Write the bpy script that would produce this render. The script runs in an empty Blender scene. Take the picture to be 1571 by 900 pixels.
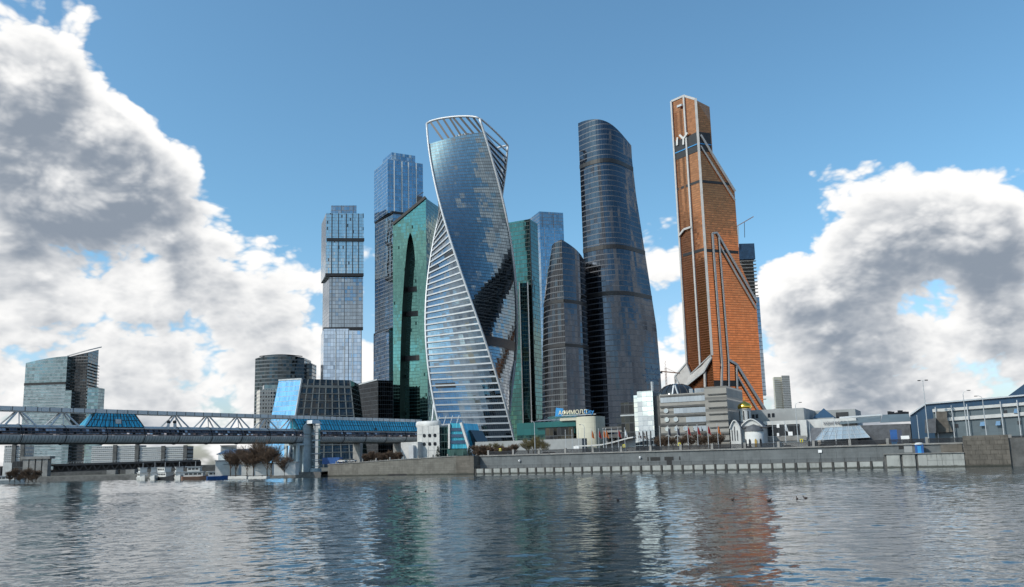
import bpy, bmesh, math, random
from mathutils import Vector, Matrix
random.seed(7)
SC = bpy.context.scene
COL = SC.collection
# ------------------------------------------------------------------ camera
F = 1250.0                      # focal length in photo pixels (photo 1571 wide)
PITCH, ROLL = math.radians(8.9), 0.026
CX, CY = 785.5, 450.0 + 54.0    # principal point
CAMZ = 7.0
cd = bpy.data.cameras.new('camera'); cam = bpy.data.objects.new('camera', cd); COL.objects.link(cam)
RM = Matrix.Rotation(math.radians(90) + PITCH, 3, 'X') @ Matrix.Rotation(-ROLL, 3, 'Z')
cam.matrix_world = Matrix.Translation((0, 0, CAMZ)) @ RM.to_4x4()
cd.sensor_width = 36.0; cd.lens = 36.0 * F / 1571.0; cd.shift_y = 54.0 / 1571.0
cd.clip_start = 0.5; cd.clip_end = 20000
SC.camera = cam
# ------------------------------------------------------------------ sun, view
SUN_AZ = (-0.91, -0.42)         # direction towards the sun (x, y): behind left of the camera
SUN_EL = math.radians(40)
sd = bpy.data.lights.new('sun', 'SUN'); sun = bpy.data.objects.new('sun', sd); COL.objects.link(sun)
_l = math.hypot(*SUN_AZ)
SUNV = Vector((SUN_AZ[0]/_l*math.cos(SUN_EL), SUN_AZ[1]/_l*math.cos(SUN_EL), math.sin(SUN_EL)))
sun.rotation_euler = SUNV.to_track_quat('Z', 'Y').to_euler()
sd.energy = 2.5; sd.angle = math.radians(0.6); sd.color = (1.0, 0.93, 0.84)
SC.view_settings.view_transform = 'Standard'; SC.view_settings.look = 'None'
SC.view_settings.exposure = 0.45; SC.view_settings.gamma = 1.0
SC.cycles.use_denoising = True
SC.cycles.max_bounces = 6; SC.cycles.glossy_bounces = 4; SC.cycles.diffuse_bounces = 2
SC.cycles.sample_clamp_indirect = 6.0; SC.cycles.caustics_reflective = False

# ------------------------------------------------------------------ pixel -> world helpers
def ray(px, py):
    return (RM @ Vector((px - CX, -(py - CY), -F))).normalized()
def at_y(px, py, Y):
    d = ray(px, py); t = Y / d.y
    return Vector((d.x*t, Y, CAMZ + d.z*t))
def ground(px, py, z=0.0):
    d = ray(px, py); t = (z - CAMZ) / d.z
    return Vector((d.x*t, d.y*t, z))
def on_plane(px, py, A, n):
    d = ray(px, py); n = Vector((n[0], n[1], 0)); a = Vector((A[0], A[1], 0))
    t = a.dot(n) / Vector((d.x, d.y, 0)).dot(n)
    return Vector((d.x*t, d.y*t, CAMZ + d.z*t))
# bank frame: s runs along the quay to the right, d runs inland
_p1, _p2 = ground(500, 731), ground(1430, 717)
BE = (_p2 - _p1).normalized(); BE.z = 0
BN = Vector((-BE.y, BE.x, 0))
if BN.y < 0: BN = -BN
B0 = ground(720, 727.6)
def bk(px, py, d):              # pixel on the vertical plane d metres inland of the quay edge
    return on_plane(px, py, B0 + BN*d, BN)
def bs(s, d, z):
    v = B0 + BE*s + BN*d
    return Vector((v.x, v.y, z))
def spos(px, d, py=700):
    return (bk(px, py, d) - B0).dot(BE)
def zpx(px, py, d):
    return bk(px, py, d).z

# ------------------------------------------------------------------ world: daylight sky with clouds
wd = bpy.data.worlds.new('World'); SC.world = wd; wd.use_nodes = True; wd.cycles.sampling_method = 'MANUAL'; wd.cycles.sample_map_resolution = 512
class NT:
    def __init__(s, t): s.t = t
    def n(s, typ, **k):
        o = s.t.nodes.new(typ)
        for a, b in k.items(): setattr(o, a, b)
        return o
    def link(s, a, b): s.t.links.new(a, b)
    def put(s, sock, v):
        if hasattr(v, 'links') or isinstance(v, bpy.types.NodeSocket): s.link(v, sock)
        else: sock.default_value = v
    def m(s, op, a, b=None, c=None, clamp=False):
        o = s.n('ShaderNodeMath', operation=op, use_clamp=clamp)
        s.put(o.inputs[0], a)
        if b is not None: s.put(o.inputs[1], b)
        if c is not None: s.put(o.inputs[2], c)
        return o.outputs[0]
    def v(s, op, a, b=None, scale=None):
        o = s.n('ShaderNodeVectorMath', operation=op)
        s.put(o.inputs[0], a)
        if b is not None: s.put(o.inputs[1], b)
        if scale is not None: s.put(o.inputs['Scale'], scale)
        return o.outputs['Value'] if op in ('DOT_PRODUCT', 'LENGTH') else o.outputs[0]
    def rng(s, x, a, b, c=0.0, d=1.0, smooth=True):
        o = s.n('ShaderNodeMapRange', interpolation_type='SMOOTHSTEP' if smooth else 'LINEAR')
        s.put(o.inputs['Value'], x); s.put(o.inputs['From Min'], a); s.put(o.inputs['From Max'], b)
        s.put(o.inputs['To Min'], c); s.put(o.inputs['To Max'], d)
        return o.outputs['Result']
    def noise(s, vec, scale, detail=4.0, rough=0.55, dist=0.0):
        o = s.n('ShaderNodeTexNoise'); s.put(o.inputs['Vector'], vec)
        o.inputs['Scale'].default_value = scale; o.inputs['Detail'].default_value = detail
        o.inputs['Roughness'].default_value = rough; o.inputs['Distortion'].default_value = dist
        return o
    def mixc(s, f, a, b):
        o = s.n('ShaderNodeMix', data_type='RGBA')
        s.put(o.inputs['Factor'], f); s.put(o.inputs[6], a); s.put(o.inputs[7], b)
        return o.outputs[2]

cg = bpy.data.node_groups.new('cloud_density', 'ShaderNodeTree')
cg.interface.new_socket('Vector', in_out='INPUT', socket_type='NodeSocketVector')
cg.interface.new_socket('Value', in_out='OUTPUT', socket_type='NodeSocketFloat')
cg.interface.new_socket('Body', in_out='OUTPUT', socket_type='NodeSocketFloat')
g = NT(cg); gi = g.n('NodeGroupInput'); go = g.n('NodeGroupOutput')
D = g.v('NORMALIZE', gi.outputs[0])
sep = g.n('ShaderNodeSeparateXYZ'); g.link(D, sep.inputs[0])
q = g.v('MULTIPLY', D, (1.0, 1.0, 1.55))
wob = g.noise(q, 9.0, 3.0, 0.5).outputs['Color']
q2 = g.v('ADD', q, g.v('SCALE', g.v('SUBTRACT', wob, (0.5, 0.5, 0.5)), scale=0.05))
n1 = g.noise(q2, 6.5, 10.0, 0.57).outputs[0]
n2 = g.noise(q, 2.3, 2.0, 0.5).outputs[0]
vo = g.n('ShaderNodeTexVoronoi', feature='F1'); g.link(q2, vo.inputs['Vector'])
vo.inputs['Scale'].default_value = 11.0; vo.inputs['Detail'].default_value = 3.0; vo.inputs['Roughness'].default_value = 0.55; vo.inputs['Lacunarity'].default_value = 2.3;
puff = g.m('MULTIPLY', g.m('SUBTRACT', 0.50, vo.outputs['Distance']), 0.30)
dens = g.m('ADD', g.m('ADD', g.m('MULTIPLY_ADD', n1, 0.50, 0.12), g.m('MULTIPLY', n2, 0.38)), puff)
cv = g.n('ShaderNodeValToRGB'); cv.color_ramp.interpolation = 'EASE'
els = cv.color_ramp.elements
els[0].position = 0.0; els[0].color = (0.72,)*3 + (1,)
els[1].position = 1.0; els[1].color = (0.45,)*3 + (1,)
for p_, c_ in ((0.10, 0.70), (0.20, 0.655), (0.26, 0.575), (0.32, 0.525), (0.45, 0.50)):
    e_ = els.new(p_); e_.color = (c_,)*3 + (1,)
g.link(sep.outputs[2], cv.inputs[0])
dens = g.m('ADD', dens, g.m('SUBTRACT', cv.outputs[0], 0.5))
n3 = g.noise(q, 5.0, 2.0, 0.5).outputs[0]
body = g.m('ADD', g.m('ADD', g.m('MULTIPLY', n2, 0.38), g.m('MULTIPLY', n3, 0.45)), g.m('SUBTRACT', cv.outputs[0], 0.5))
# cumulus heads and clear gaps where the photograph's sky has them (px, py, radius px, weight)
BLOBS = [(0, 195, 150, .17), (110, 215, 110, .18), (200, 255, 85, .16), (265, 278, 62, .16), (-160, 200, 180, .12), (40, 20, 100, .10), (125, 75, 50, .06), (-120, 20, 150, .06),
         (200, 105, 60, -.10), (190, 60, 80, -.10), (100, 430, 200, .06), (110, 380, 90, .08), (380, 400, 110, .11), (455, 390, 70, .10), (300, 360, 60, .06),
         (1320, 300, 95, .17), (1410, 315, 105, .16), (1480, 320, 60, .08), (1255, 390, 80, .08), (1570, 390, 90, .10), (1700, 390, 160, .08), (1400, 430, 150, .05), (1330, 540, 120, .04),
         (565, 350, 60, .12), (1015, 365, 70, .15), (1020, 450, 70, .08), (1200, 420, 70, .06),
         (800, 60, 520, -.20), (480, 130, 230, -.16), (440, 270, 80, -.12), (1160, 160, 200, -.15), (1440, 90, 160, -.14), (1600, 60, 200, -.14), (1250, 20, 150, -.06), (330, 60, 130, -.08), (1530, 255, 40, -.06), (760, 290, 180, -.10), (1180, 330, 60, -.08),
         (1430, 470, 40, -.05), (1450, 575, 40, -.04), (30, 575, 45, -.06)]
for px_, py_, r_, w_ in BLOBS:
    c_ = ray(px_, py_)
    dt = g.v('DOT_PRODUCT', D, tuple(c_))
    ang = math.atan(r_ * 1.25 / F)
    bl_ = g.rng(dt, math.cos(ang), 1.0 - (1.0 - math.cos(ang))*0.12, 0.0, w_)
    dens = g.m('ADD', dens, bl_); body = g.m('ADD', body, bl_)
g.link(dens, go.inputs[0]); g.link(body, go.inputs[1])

w = NT(wd.node_tree); wd.node_tree.nodes.clear()
out = w.n('ShaderNodeOutputWorld')
tc = w.n('ShaderNodeTexCoord'); DIR = tc.outputs['Generated']
sky = w.n('ShaderNodeTexSky', sky_type='NISHITA'); sky.sun_disc = False
sky.sun_elevation = SUN_EL; sky.sun_rotation = math.atan2(SUN_AZ[0], SUN_AZ[1])
sky.air_density = 1.0; sky.dust_density = 1.6; sky.ozone_density = 2.2; sky.altitude = 150
bg1 = w.n('ShaderNodeBackground'); bg1.inputs[1].default_value = 0.136
sz = w.n('ShaderNodeSeparateXYZ'); w.link(DIR, sz.inputs[0])
tint = w.mixc(w.rng(sz.outputs[2], 0.0, 0.30), (0.93, 0.96, 1.04, 1), (0.70, 0.99, 1.0, 1))
w.link(w.v('MULTIPLY', sky.outputs[0], tint), bg1.inputs[0])
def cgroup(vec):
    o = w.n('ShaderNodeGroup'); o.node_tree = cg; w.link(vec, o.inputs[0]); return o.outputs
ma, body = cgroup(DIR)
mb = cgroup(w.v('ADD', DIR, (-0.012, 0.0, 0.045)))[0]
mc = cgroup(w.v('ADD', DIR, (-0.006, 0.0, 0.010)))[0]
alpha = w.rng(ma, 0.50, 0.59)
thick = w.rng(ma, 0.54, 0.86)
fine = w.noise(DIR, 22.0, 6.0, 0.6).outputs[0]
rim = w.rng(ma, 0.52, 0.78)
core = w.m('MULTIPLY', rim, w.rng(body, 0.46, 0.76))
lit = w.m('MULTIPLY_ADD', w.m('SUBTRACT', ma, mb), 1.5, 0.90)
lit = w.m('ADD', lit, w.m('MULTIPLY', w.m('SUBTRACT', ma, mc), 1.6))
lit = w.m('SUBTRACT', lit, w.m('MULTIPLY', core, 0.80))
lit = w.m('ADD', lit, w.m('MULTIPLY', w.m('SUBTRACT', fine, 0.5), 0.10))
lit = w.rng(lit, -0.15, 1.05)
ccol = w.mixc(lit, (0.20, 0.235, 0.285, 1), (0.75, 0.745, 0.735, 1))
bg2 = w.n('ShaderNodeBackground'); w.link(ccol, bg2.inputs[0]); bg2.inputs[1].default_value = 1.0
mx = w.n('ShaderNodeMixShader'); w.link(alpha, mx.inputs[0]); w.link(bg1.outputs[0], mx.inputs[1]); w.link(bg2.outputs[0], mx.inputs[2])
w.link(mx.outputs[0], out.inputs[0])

# ------------------------------------------------------------------ materials
MATS = {}
def newmat(name):
    m = bpy.data.materials.new(name); m.use_nodes = True; m.node_tree.nodes.clear()
    t = NT(m.node_tree); o = t.n('ShaderNodeOutputMaterial'); MATS[name] = m
    return m, t, o
def principled(t, col, rough, metal=0.0, normal=None, spec=None):
    p = t.n('ShaderNodeBsdfPrincipled')
    t.put(p.inputs['Base Color'], col); t.put(p.inputs['Roughness'], rough); t.put(p.inputs['Metallic'], metal)
    if normal is not None: t.link(normal, p.inputs['Normal'])
    if spec is not None: p.inputs['Specular IOR Level'].default_value = spec
    return p
def c4(c): return (c[0], c[1], c[2], 1.0)
def plain(name, col, rough=0.6, metal=0.0, var=0.25, scale=0.6, bump=0.0, bscale=3.0):
    m, t, o = newmat(name)
    tcn = t.n('ShaderNodeTexCoord').outputs['Object']
    nz = t.noise(tcn, scale, 6.0, 0.6).outputs[0]
    f = t.rng(nz, 0.3, 0.7)
    col_ = t.mixc(f, c4([c*(1-var) for c in col]), c4([min(1, c*(1+var)) for c in col]))
    nrm = None
    if bump:
        b = t.n('ShaderNodeBump'); b.inputs['Strength'].default_value = bump; b.inputs['Distance'].default_value = 0.3
        t.link(t.noise(tcn, bscale, 5.0, 0.6).outputs[0], b.inputs['Height']); nrm = b.outputs[0]
    p = principled(t, col_, rough, metal, nrm)
    t.link(p.outputs[0], o.inputs[0]); return m
def facade(name, glass, pw=1.5, ph=4.0, mull=(0.3, 0.3, 0.32), mw=0.10, mh=0.10, jit=0.02, wav=0.03, rough=0.05, metal=1.0,
           sp=0.0, spcol=(0.1, 0.1, 0.1), var=0.25, dark=0.0, bright=0.0, wscale=0.05, mrough=0.45, mmetal=0.0, vstripe=None):
    """curtain wall: panes with slightly different tilt and tint between mullions and floor lines"""
    m, t, o = newmat(name)
    uv = t.n('ShaderNodeUVMap').outputs[0]
    s = t.n('ShaderNodeSeparateXYZ'); t.link(uv, s.inputs[0])
    U = t.m('DIVIDE', s.outputs[0], pw); V = t.m('DIVIDE', s.outputs[1], ph)
    fu, fv = t.m('FRACT', U), t.m('FRACT', V)
    cb = t.n('ShaderNodeCombineXYZ'); t.link(t.m('FLOOR', U), cb.inputs[0]); t.link(t.m('FLOOR', V), cb.inputs[1])
    wn = t.n('ShaderNodeTexWhiteNoise', noise_dimensions='2D'); t.link(cb.outputs[0], wn.inputs['Vector'])
    geo = t.n('ShaderNodeNewGeometry')
    nj = t.v('SCALE', t.v('SUBTRACT', wn.outputs['Color'], (0.5, 0.5, 0.5)), scale=jit)
    wv = t.noise(geo.outputs['Position'], wscale, 3.0, 0.5).outputs['Color']
    nw = t.v('SCALE', t.v('SUBTRACT', wv, (0.5, 0.5, 0.5)), scale=wav)
    N = t.v('NORMALIZE', t.v('ADD', t.v('ADD', geo.outputs['Normal'], nj), nw))
    r = wn.outputs['Value']
    gc = t.mixc(r, c4([c*(1-var) for c in glass]), c4([min(1, c*(1+var)) for c in glass]))
    if dark: gc = t.mixc(t.m('LESS_THAN', r, dark), gc, c4([c*0.22 for c in glass]))
    if bright: gc = t.mixc(t.m('GREATER_THAN', r, 1.0-bright), gc, (0.62, 0.52, 0.5, 1))
    gp = principled(t, gc, rough, metal, N)
    mk = t.m('MAXIMUM', t.m('LESS_THAN', fu, mw), t.m('LESS_THAN', fv, mh))
    mp = principled(t, c4(mull), mrough, mmetal)
    ms = t.n('ShaderNodeMixShader'); t.link(mk, ms.inputs[0]); t.link(gp.outputs[0], ms.inputs[1]); t.link(mp.outputs[0], ms.inputs[2])
    sh = ms.outputs[0]
    if sp > 0:
        m2 = t.n('ShaderNodeMixShader'); t.link(t.m('GREATER_THAN', fv, 1.0 - sp), m2.inputs[0]); t.link(sh, m2.inputs[1])
        t.link(principled(t, c4(spcol), 0.3, 0.3).outputs[0], m2.inputs[2]); sh = m2.outputs[0]
    if vstripe:
        per, wdt, scol = vstripe
        m3 = t.n('ShaderNodeMixShader'); t.link(t.m('LESS_THAN', t.m('FRACT', t.m('DIVIDE', s.outputs[0], per)), wdt), m3.inputs[0]); t.link(sh, m3.inputs[1])
        t.link(principled(t, c4(scol), 0.35, 0.4).outputs[0], m3.inputs[2]); sh = m3.outputs[0]
    t.link(sh, o.inputs[0]); return m
def masonry(name, col, bw=2.0, bh=0.8, joint=0.04, var=0.25, rough=0.85, stain=0.5):
    m, t, o = newmat(name)
    uv = t.n('ShaderNodeUVMap').outputs[0]; pos = t.n('ShaderNodeNewGeometry').outputs['Position']
    br = t.n('ShaderNodeTexBrick'); t.link(uv, br.inputs['Vector'])
    br.inputs['Scale'].default_value = 1.0; br.inputs['Brick Width'].default_value = bw; br.inputs['Row Height'].default_value = bh
    br.inputs['Mortar Size'].default_value = joint; br.inputs['Bias'].default_value = 0.0
    br.inputs['Color1'].default_value = c4([c*(1-var) for c in col]); br.inputs['Color2'].default_value = c4([c*(1+var) for c in col])
    br.inputs['Mortar'].default_value = c4([c*0.55 for c in col])
    st = t.n('ShaderNodeMapping'); t.link(pos, st.inputs[0]); st.inputs['Scale'].default_value = (0.35, 0.35, 0.06)
    sn = t.noise(st.outputs[0], 1.5, 6.0, 0.65).outputs[0]
    f = t.rng(sn, 0.42, 0.72, 0.0, stain)
    cc = t.mixc(f, br.outputs['Color'], c4([c*0.45 for c in col]))
    f2 = t.rng(t.noise(pos, 0.22, 5.0, 0.6).outputs[0], 0.4, 0.7, 0.0, 0.45)
    cc = t.mixc(f2, cc, c4([min(1, c*1.45) for c in col]))
    pz = t.n('ShaderNodeSeparateXYZ'); t.link(pos, pz.inputs[0])
    tide = t.rng(t.m('ADD', pz.outputs[2], t.m('MULTIPLY', sn, 0.9)), 0.75, 1.25, 0.85, 0.0)
    cc = t.mixc(tide, cc, (0.022, 0.026, 0.02, 1))
    b = t.n('ShaderNodeBump'); b.inputs['Strength'].default_value = 0.5; b.inputs['Distance'].default_value = 0.05
    t.link(t.noise(pos, 2.5, 6.0, 0.6).outputs[0], b.inputs['Height'])
    t.link(principled(t, cc, rough, 0.0, b.outputs[0]).outputs[0], o.inputs[0]); return m

# ------------------------------------------------------------------ mesh builder
class MB:
    def __init__(s): s.v = []; s.f = []; s.uv = []
    def vert(s, p): s.v.append(Vector(p)); return len(s.v)-1
    def face(s, pts, uvs=None):
        i = [s.vert(p) for p in pts]; s.f.append(i); s.uv.append(uvs)
    def prism(s, poly, ext, cap=True):
        """poly: list of 3D points, ext: extrusion vector"""
        poly = [Vector(p) for p in poly]; ext = Vector(ext); n = len(poly)
        s.face(poly); s.face([p+ext for p in reversed(poly)])
        for i in range(n):
            a, b = poly[i], poly[(i+1) % n]
            s.face([b, a, a+ext, b+ext])
        return s
    def tower(s, foot, z0, z1):
        """foot: [(x,y)...] ccw seen from above; z1 number or list of top heights"""
        n = len(foot); zt = z1 if isinstance(z1, (list, tuple)) else [z1]*n
        area = sum(foot[i][0]*foot[(i+1) % n][1]-foot[(i+1) % n][0]*foot[i][1] for i in range(n))
        if area < 0: foot = foot[::-1]; zt = zt[::-1]
        for i in range(n):
            j = (i+1) % n; a, b = foot[i], foot[j]
            s.face([(a[0], a[1], z0), (b[0], b[1], z0), (b[0], b[1], zt[j]), (a[0], a[1], zt[i])])
        s.face([(foot[i][0], foot[i][1], zt[i]) for i in range(n)])
        s.face([(foot[i][0], foot[i][1], z0) for i in reversed(range(n))])
        return s
    def box(s, c, size, rz=0.0):
        cs, sn = math.cos(rz), math.sin(rz); hx, hy = size[0]/2, size[1]/2
        ft = [(c[0]+cs*x-sn*y, c[1]+sn*x+cs*y) for x, y in ((-hx, -hy), (hx, -hy), (hx, hy), (-hx, hy))]
        return s.tower(ft, c[2], c[2]+size[2])          # c is the base centre
    def beam(s, a, b, w_, h_, up=(0, 0, 1)):
        a, b = Vector(a), Vector(b); d = (b-a).normalized(); up = Vector(up)
        x = d.cross(up)
        if x.length < 1e-4: x = d.cross(Vector((1, 0, 0)))
        x.normalize(); y = x.cross(d).normalized(); x *= w_/2; y *= h_/2
        return s.prism([a-x-y, a+x-y, a+x+y, a-x+y], b-a)
    def tube(s, pts, rad, seg=6):
        pts = [Vector(p) for p in pts]; rad = rad if isinstance(rad, (list, tuple)) else [rad]*len(pts); rings = []
        for i, p in enumerate(pts):
            d = (pts[min(i+1, len(pts)-1)]-pts[max(i-1, 0)]).normalized()
            x = d.cross(Vector((0, 0, 1)))
            if x.length < 1e-3: x = Vector((1, 0, 0))
            x.normalize(); y = d.cross(x)
            rings.append([s.vert(p + (x*math.cos(2*math.pi*k/seg)+y*math.sin(2*math.pi*k/seg))*rad[i]) for k in range(seg)])
        for a, b in zip(rings, rings[1:]):
            for k in range(seg):
                s.f.append([a[k], a[(k+1) % seg], b[(k+1) % seg], b[k]]); s.uv.append(None)
        s.f.append(rings[0][::-1]); s.uv.append(None); s.f.append(rings[-1]); s.uv.append(None)
        return s
    def lathe(s, c, prof, seg=20, a0=0.0, a1=2*math.pi):
        full = abs(a1-a0-2*math.pi) < 1e-6; n = seg if full else seg+1
        rings = [[s.vert((c[0]+r*math.cos(a0+(a1-a0)*k/seg), c[1]+r*math.sin(a0+(a1-a0)*k/seg), c[2]+z)) for k in range(n)] for r, z in prof]
        for a, b in zip(rings, rings[1:]):
            for k in range(seg):
                l = (k+1) % n; s.f.append([a[k], a[l], b[l], b[k]]); s.uv.append(None)
        s.f.append(rings[-1][:]); s.uv.append(None)
        return s
    def loft(s, rows, closed=False):
        """rows of 3D points with arc-length UVs"""
        R = []
        for r in rows:
            u = [0.0]
            for a, b in zip(r, r[1:]): u.append(u[-1]+(Vector(b)-Vector(a)).length)
            R.append((r, u))
        for (r0, u0), (r1, u1) in zip(R, R[1:]):
            for k in range(len(r0)-1):
                m0 = u0[len(u0)//2]; m1 = u1[len(u1)//2]
                s.face([r0[k], r0[k+1], r1[k+1], r1[k]],
                       [(u0[k]-m0, r0[k][2]), (u0[k+1]-m0, r0[k+1][2]), (u1[k+1]-m1, r1[k+1][2]), (u1[k]-m1, r1[k][2])])
        return s
    def mesh(s, name, off):
        me = bpy.data.meshes.new(name)
        me.from_pydata([tuple(p-off) for p in s.v], [], s.f); me.update()
        ul = me.uv_layers.new(name='UVMap')
        for p, uvs in zip(me.polygons, s.uv):
            if uvs:
                for li, q_ in zip(p.loop_indices, uvs): ul.data[li].uv = q_
                continue
            n = p.normal
            if abs(n.z) > 0.92:
                for li in p.loop_indices:
                    co = s.v[me.loops[li].vertex_index]; ul.data[li].uv = (co.x, co.y)
            else:
                tx = Vector((-n.y, n.x, 0)).normalized()
                for li in p.loop_indices:
                    co = s.v[me.loops[li].vertex_index]; ul.data[li].uv = (co.dot(tx), co.z)
        return me
    def build(s, name, mat, parent=None, smooth=False, fixn=False):
        if parent is not None:
            root = parent
            while root.parent: root = root.parent
            off = Vector(root['_o']) if '_o' in root else root.location.copy()
        else:
            zs = min(p.z for p in s.v); n = len(s.v)
            off = Vector((sum(p.x for p in s.v)/n, sum(p.y for p in s.v)/n, zs))
        me = s.mesh(name, off)
        if fixn:
            bm = bmesh.new(); bm.from_mesh(me); bmesh.ops.remove_doubles(bm, verts=bm.verts, dist=1e-4)
            bmesh.ops.recalc_face_normals(bm, faces=bm.faces); bm.to_mesh(me); bm.free()
        me.materials.append(MATS[mat])
        if smooth:
            for p in me.polygons: p.use_smooth = True
        o = bpy.data.objects.new(name, me); COL.objects.link(o)
        if parent is not None: o.parent = parent
        else: o.location = off
        return o
def tag(o, label, cat, group=None):
    o['label'] = label; o['category'] = cat
    if group: o['group'] = group
    return o
def thing(name, loc, label, cat, group=None):
    o = bpy.data.objects.new(name, None); COL.objects.link(o); o.location = loc; o.empty_display_size = 1
    return tag(o, label, cat, group)
def struct(o): o['kind'] = 'structure'; return o
def copy_tree(o, parent=None):
    c = o.copy(); COL.objects.link(c); c.parent = parent
    for ch in list(o.children): copy_tree(ch, c)
    return c
def text_mesh(txt, size, ext, name, mat, parent, M):
    cu = bpy.data.curves.new(name, 'FONT'); cu.body = txt; cu.size = size; cu.extrude = ext; cu.align_x = 'CENTER'
    to = bpy.data.objects.new(name+'_c', cu); COL.objects.link(to)
    bpy.context.view_layer.update()
    me = bpy.data.meshes.new_from_object(to.evaluated_get(bpy.context.evaluated_depsgraph_get()))
    COL.objects.unlink(to); bpy.data.objects.remove(to)
    root = parent
    while root.parent: root = root.parent
    me.transform(Matrix.Translation(-root.location) @ M)
    me.materials.clear(); me.materials.append(MATS[mat])
    o = bpy.data.objects.new(name, me); COL.objects.link(o); o.parent = parent
    return o
# ------------------------------------------------------------------ material set
facade('glass_evo', (0.17, 0.225, 0.27), 1.6, 2.43, mull=(0.06, 0.065, 0.07), mw=0.10, mh=0.16, jit=0.0035, wav=0.035, var=0.12, rough=0.025)
facade('glass_evo_band', (0.20, 0.27, 0.34), 1.6, 4.85, mull=(0.10, 0.11, 0.12), mw=0.12, mh=0.05, jit=0.0035, wav=0.035, var=0.12, rough=0.025)
facade('glass_copper', (0.60, 0.20, 0.078), 3.0, 2.35, mull=(0.16, 0.055, 0.024), mw=0.015, mh=0.17, jit=0.015, wav=0.13, rough=0.11, var=0.14, metal=0.92, wscale=0.014)
facade('glass_imperia', (0.062, 0.076, 0.098), 1.4, 4.0, mull=(0.10, 0.105, 0.12), mw=0.06, mh=0.16, jit=0.003, wav=0.03, var=0.12, rough=0.03)
facade('glass_charcoal', (0.055, 0.06, 0.068), 1.6, 4.0, mull=(0.10, 0.105, 0.115), mw=0.10, mh=0.16, jit=0.003, wav=0.03, var=0.12, rough=0.03)
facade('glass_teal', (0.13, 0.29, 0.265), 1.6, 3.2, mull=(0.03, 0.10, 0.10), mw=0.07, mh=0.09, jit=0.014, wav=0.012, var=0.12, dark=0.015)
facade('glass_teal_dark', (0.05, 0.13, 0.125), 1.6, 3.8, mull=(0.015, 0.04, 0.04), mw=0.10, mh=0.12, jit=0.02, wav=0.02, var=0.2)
facade('glass_pale', (0.52, 0.57, 0.585), 1.5, 3.4, mull=(0.22, 0.24, 0.26), mw=0.12, mh=0.10, jit=0.02, wav=0.015, var=0.14, dark=0.02)
facade('glass_mid', (0.24, 0.31, 0.38), 3.0, 4.0, mull=(0.17, 0.18, 0.20), mw=0.08, mh=0.14, jit=0.015, wav=0.06, var=0.15, vstripe=(13.0, 0.06, (0.13, 0.14, 0.15)))
facade('glass_low_blue', (0.40, 0.52, 0.66), 3.0, 4.0, mull=(0.18, 0.2, 0.22), mw=0.05, mh=0.07, jit=0.03, wav=0.03, var=0.12, vstripe=(13.0, 0.05, (0.12, 0.13, 0.14)))
facade('glass_sky', (0.24, 0.36, 0.47), 2.4, 3.9, mull=(0.25, 0.29, 0.33), mw=0.07, mh=0.10, jit=0.02, wav=0.03, var=0.2, vstripe=(12.0, 0.05, (0.3, 0.33, 0.36)))
facade('glass_blue', (0.20, 0.38, 0.55), 1.7, 3.9, mull=(0.30, 0.36, 0.42), mw=0.08, mh=0.10, jit=0.02, wav=0.02, var=0.14)
facade('glass_dark', (0.04, 0.046, 0.052), 2.0, 4.0, mull=(0.05, 0.055, 0.06), mw=0.08, mh=0.10, jit=0.03, wav=0.03, var=0.3)
facade('glass_slab', (0.20, 0.29, 0.32), 3.0, 3.7, mull=(0.30, 0.34, 0.36), mw=0.03, mh=0.20, jit=0.015, wav=0.03, var=0.3)
facade('glass_construct', (0.05, 0.055, 0.06), 3.0, 3.6, mull=(0.16, 0.15, 0.145), mw=0.06, mh=0.26, jit=0.05, wav=0.03, var=0.4)
facade('glass_black_floors', (0.055, 0.07, 0.08), 3.0, 4.0, mull=(0.13, 0.145, 0.155), mw=0.03, mh=0.32, jit=0.05, wav=0.03, var=0.3)
facade('concrete_rows', (0.10, 0.11, 0.12), 2.2, 3.2, mull=(0.55, 0.52, 0.47), mw=0.42, mh=0.46, jit=0.05, wav=0.02, var=0.6, mrough=0.8)
facade('office_rows', (0.12, 0.14, 0.16), 1.8, 3.6, mull=(0.46, 0.47, 0.47), mw=0.25, mh=0.55, jit=0.05, wav=0.02, var=0.5, mrough=0.8)
facade('cyan_glass', (0.06, 0.42, 0.58), 1.05, 5.2, mull=(0.02, 0.10, 0.14), mw=0.20, mh=0.04, jit=0.10, wav=0.02, rough=0.22, metal=0.45, var=0.22)
facade('tube_ribs', (0.52, 0.55, 0.56), 1.2, 99.0, mull=(0.2, 0.215, 0.225), mw=0.18, mh=0.0, jit=0.02, wav=0.03, rough=0.35, var=0.10, metal=0.25)
facade('tube_windows', (0.10, 0.085, 0.09), 1.2, 1.05, mull=(0.10, 0.075, 0.075), mw=0.16, mh=0.22, jit=0.10, wav=0.03, var=0.9, rough=0.12, bright=0.13)
facade('beam_panels', (0.60, 0.61, 0.61), 4.2, 99.0, mull=(0.16, 0.17, 0.17), mw=0.10, mh=0.0, jit=0.01, wav=0.01, rough=0.55, metal=0.0, var=0.10)
facade('mirror_corner', (0.62, 0.70, 0.74), 2.1, 2.0, mull=(0.32, 0.37, 0.40), mw=0.05, mh=0.10, jit=0.015, wav=0.03, var=0.10)
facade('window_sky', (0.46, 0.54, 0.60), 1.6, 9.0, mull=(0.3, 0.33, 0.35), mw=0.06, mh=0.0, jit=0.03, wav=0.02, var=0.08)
facade('hall_panels', (0.11, 0.14, 0.155), 2.6, 2.2, mull=(0.10, 0.13, 0.145), mw=0.03, mh=0.05, jit=0.02, wav=0.02, rough=0.5, metal=0.0, var=0.10)
facade('hall_blue', (0.024, 0.062, 0.115), 1.5, 99.0, mull=(0.02, 0.07, 0.15), mw=0.08, mh=0.0, jit=0.02, wav=0.02, rough=0.5, metal=0.0, var=0.10)
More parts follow.
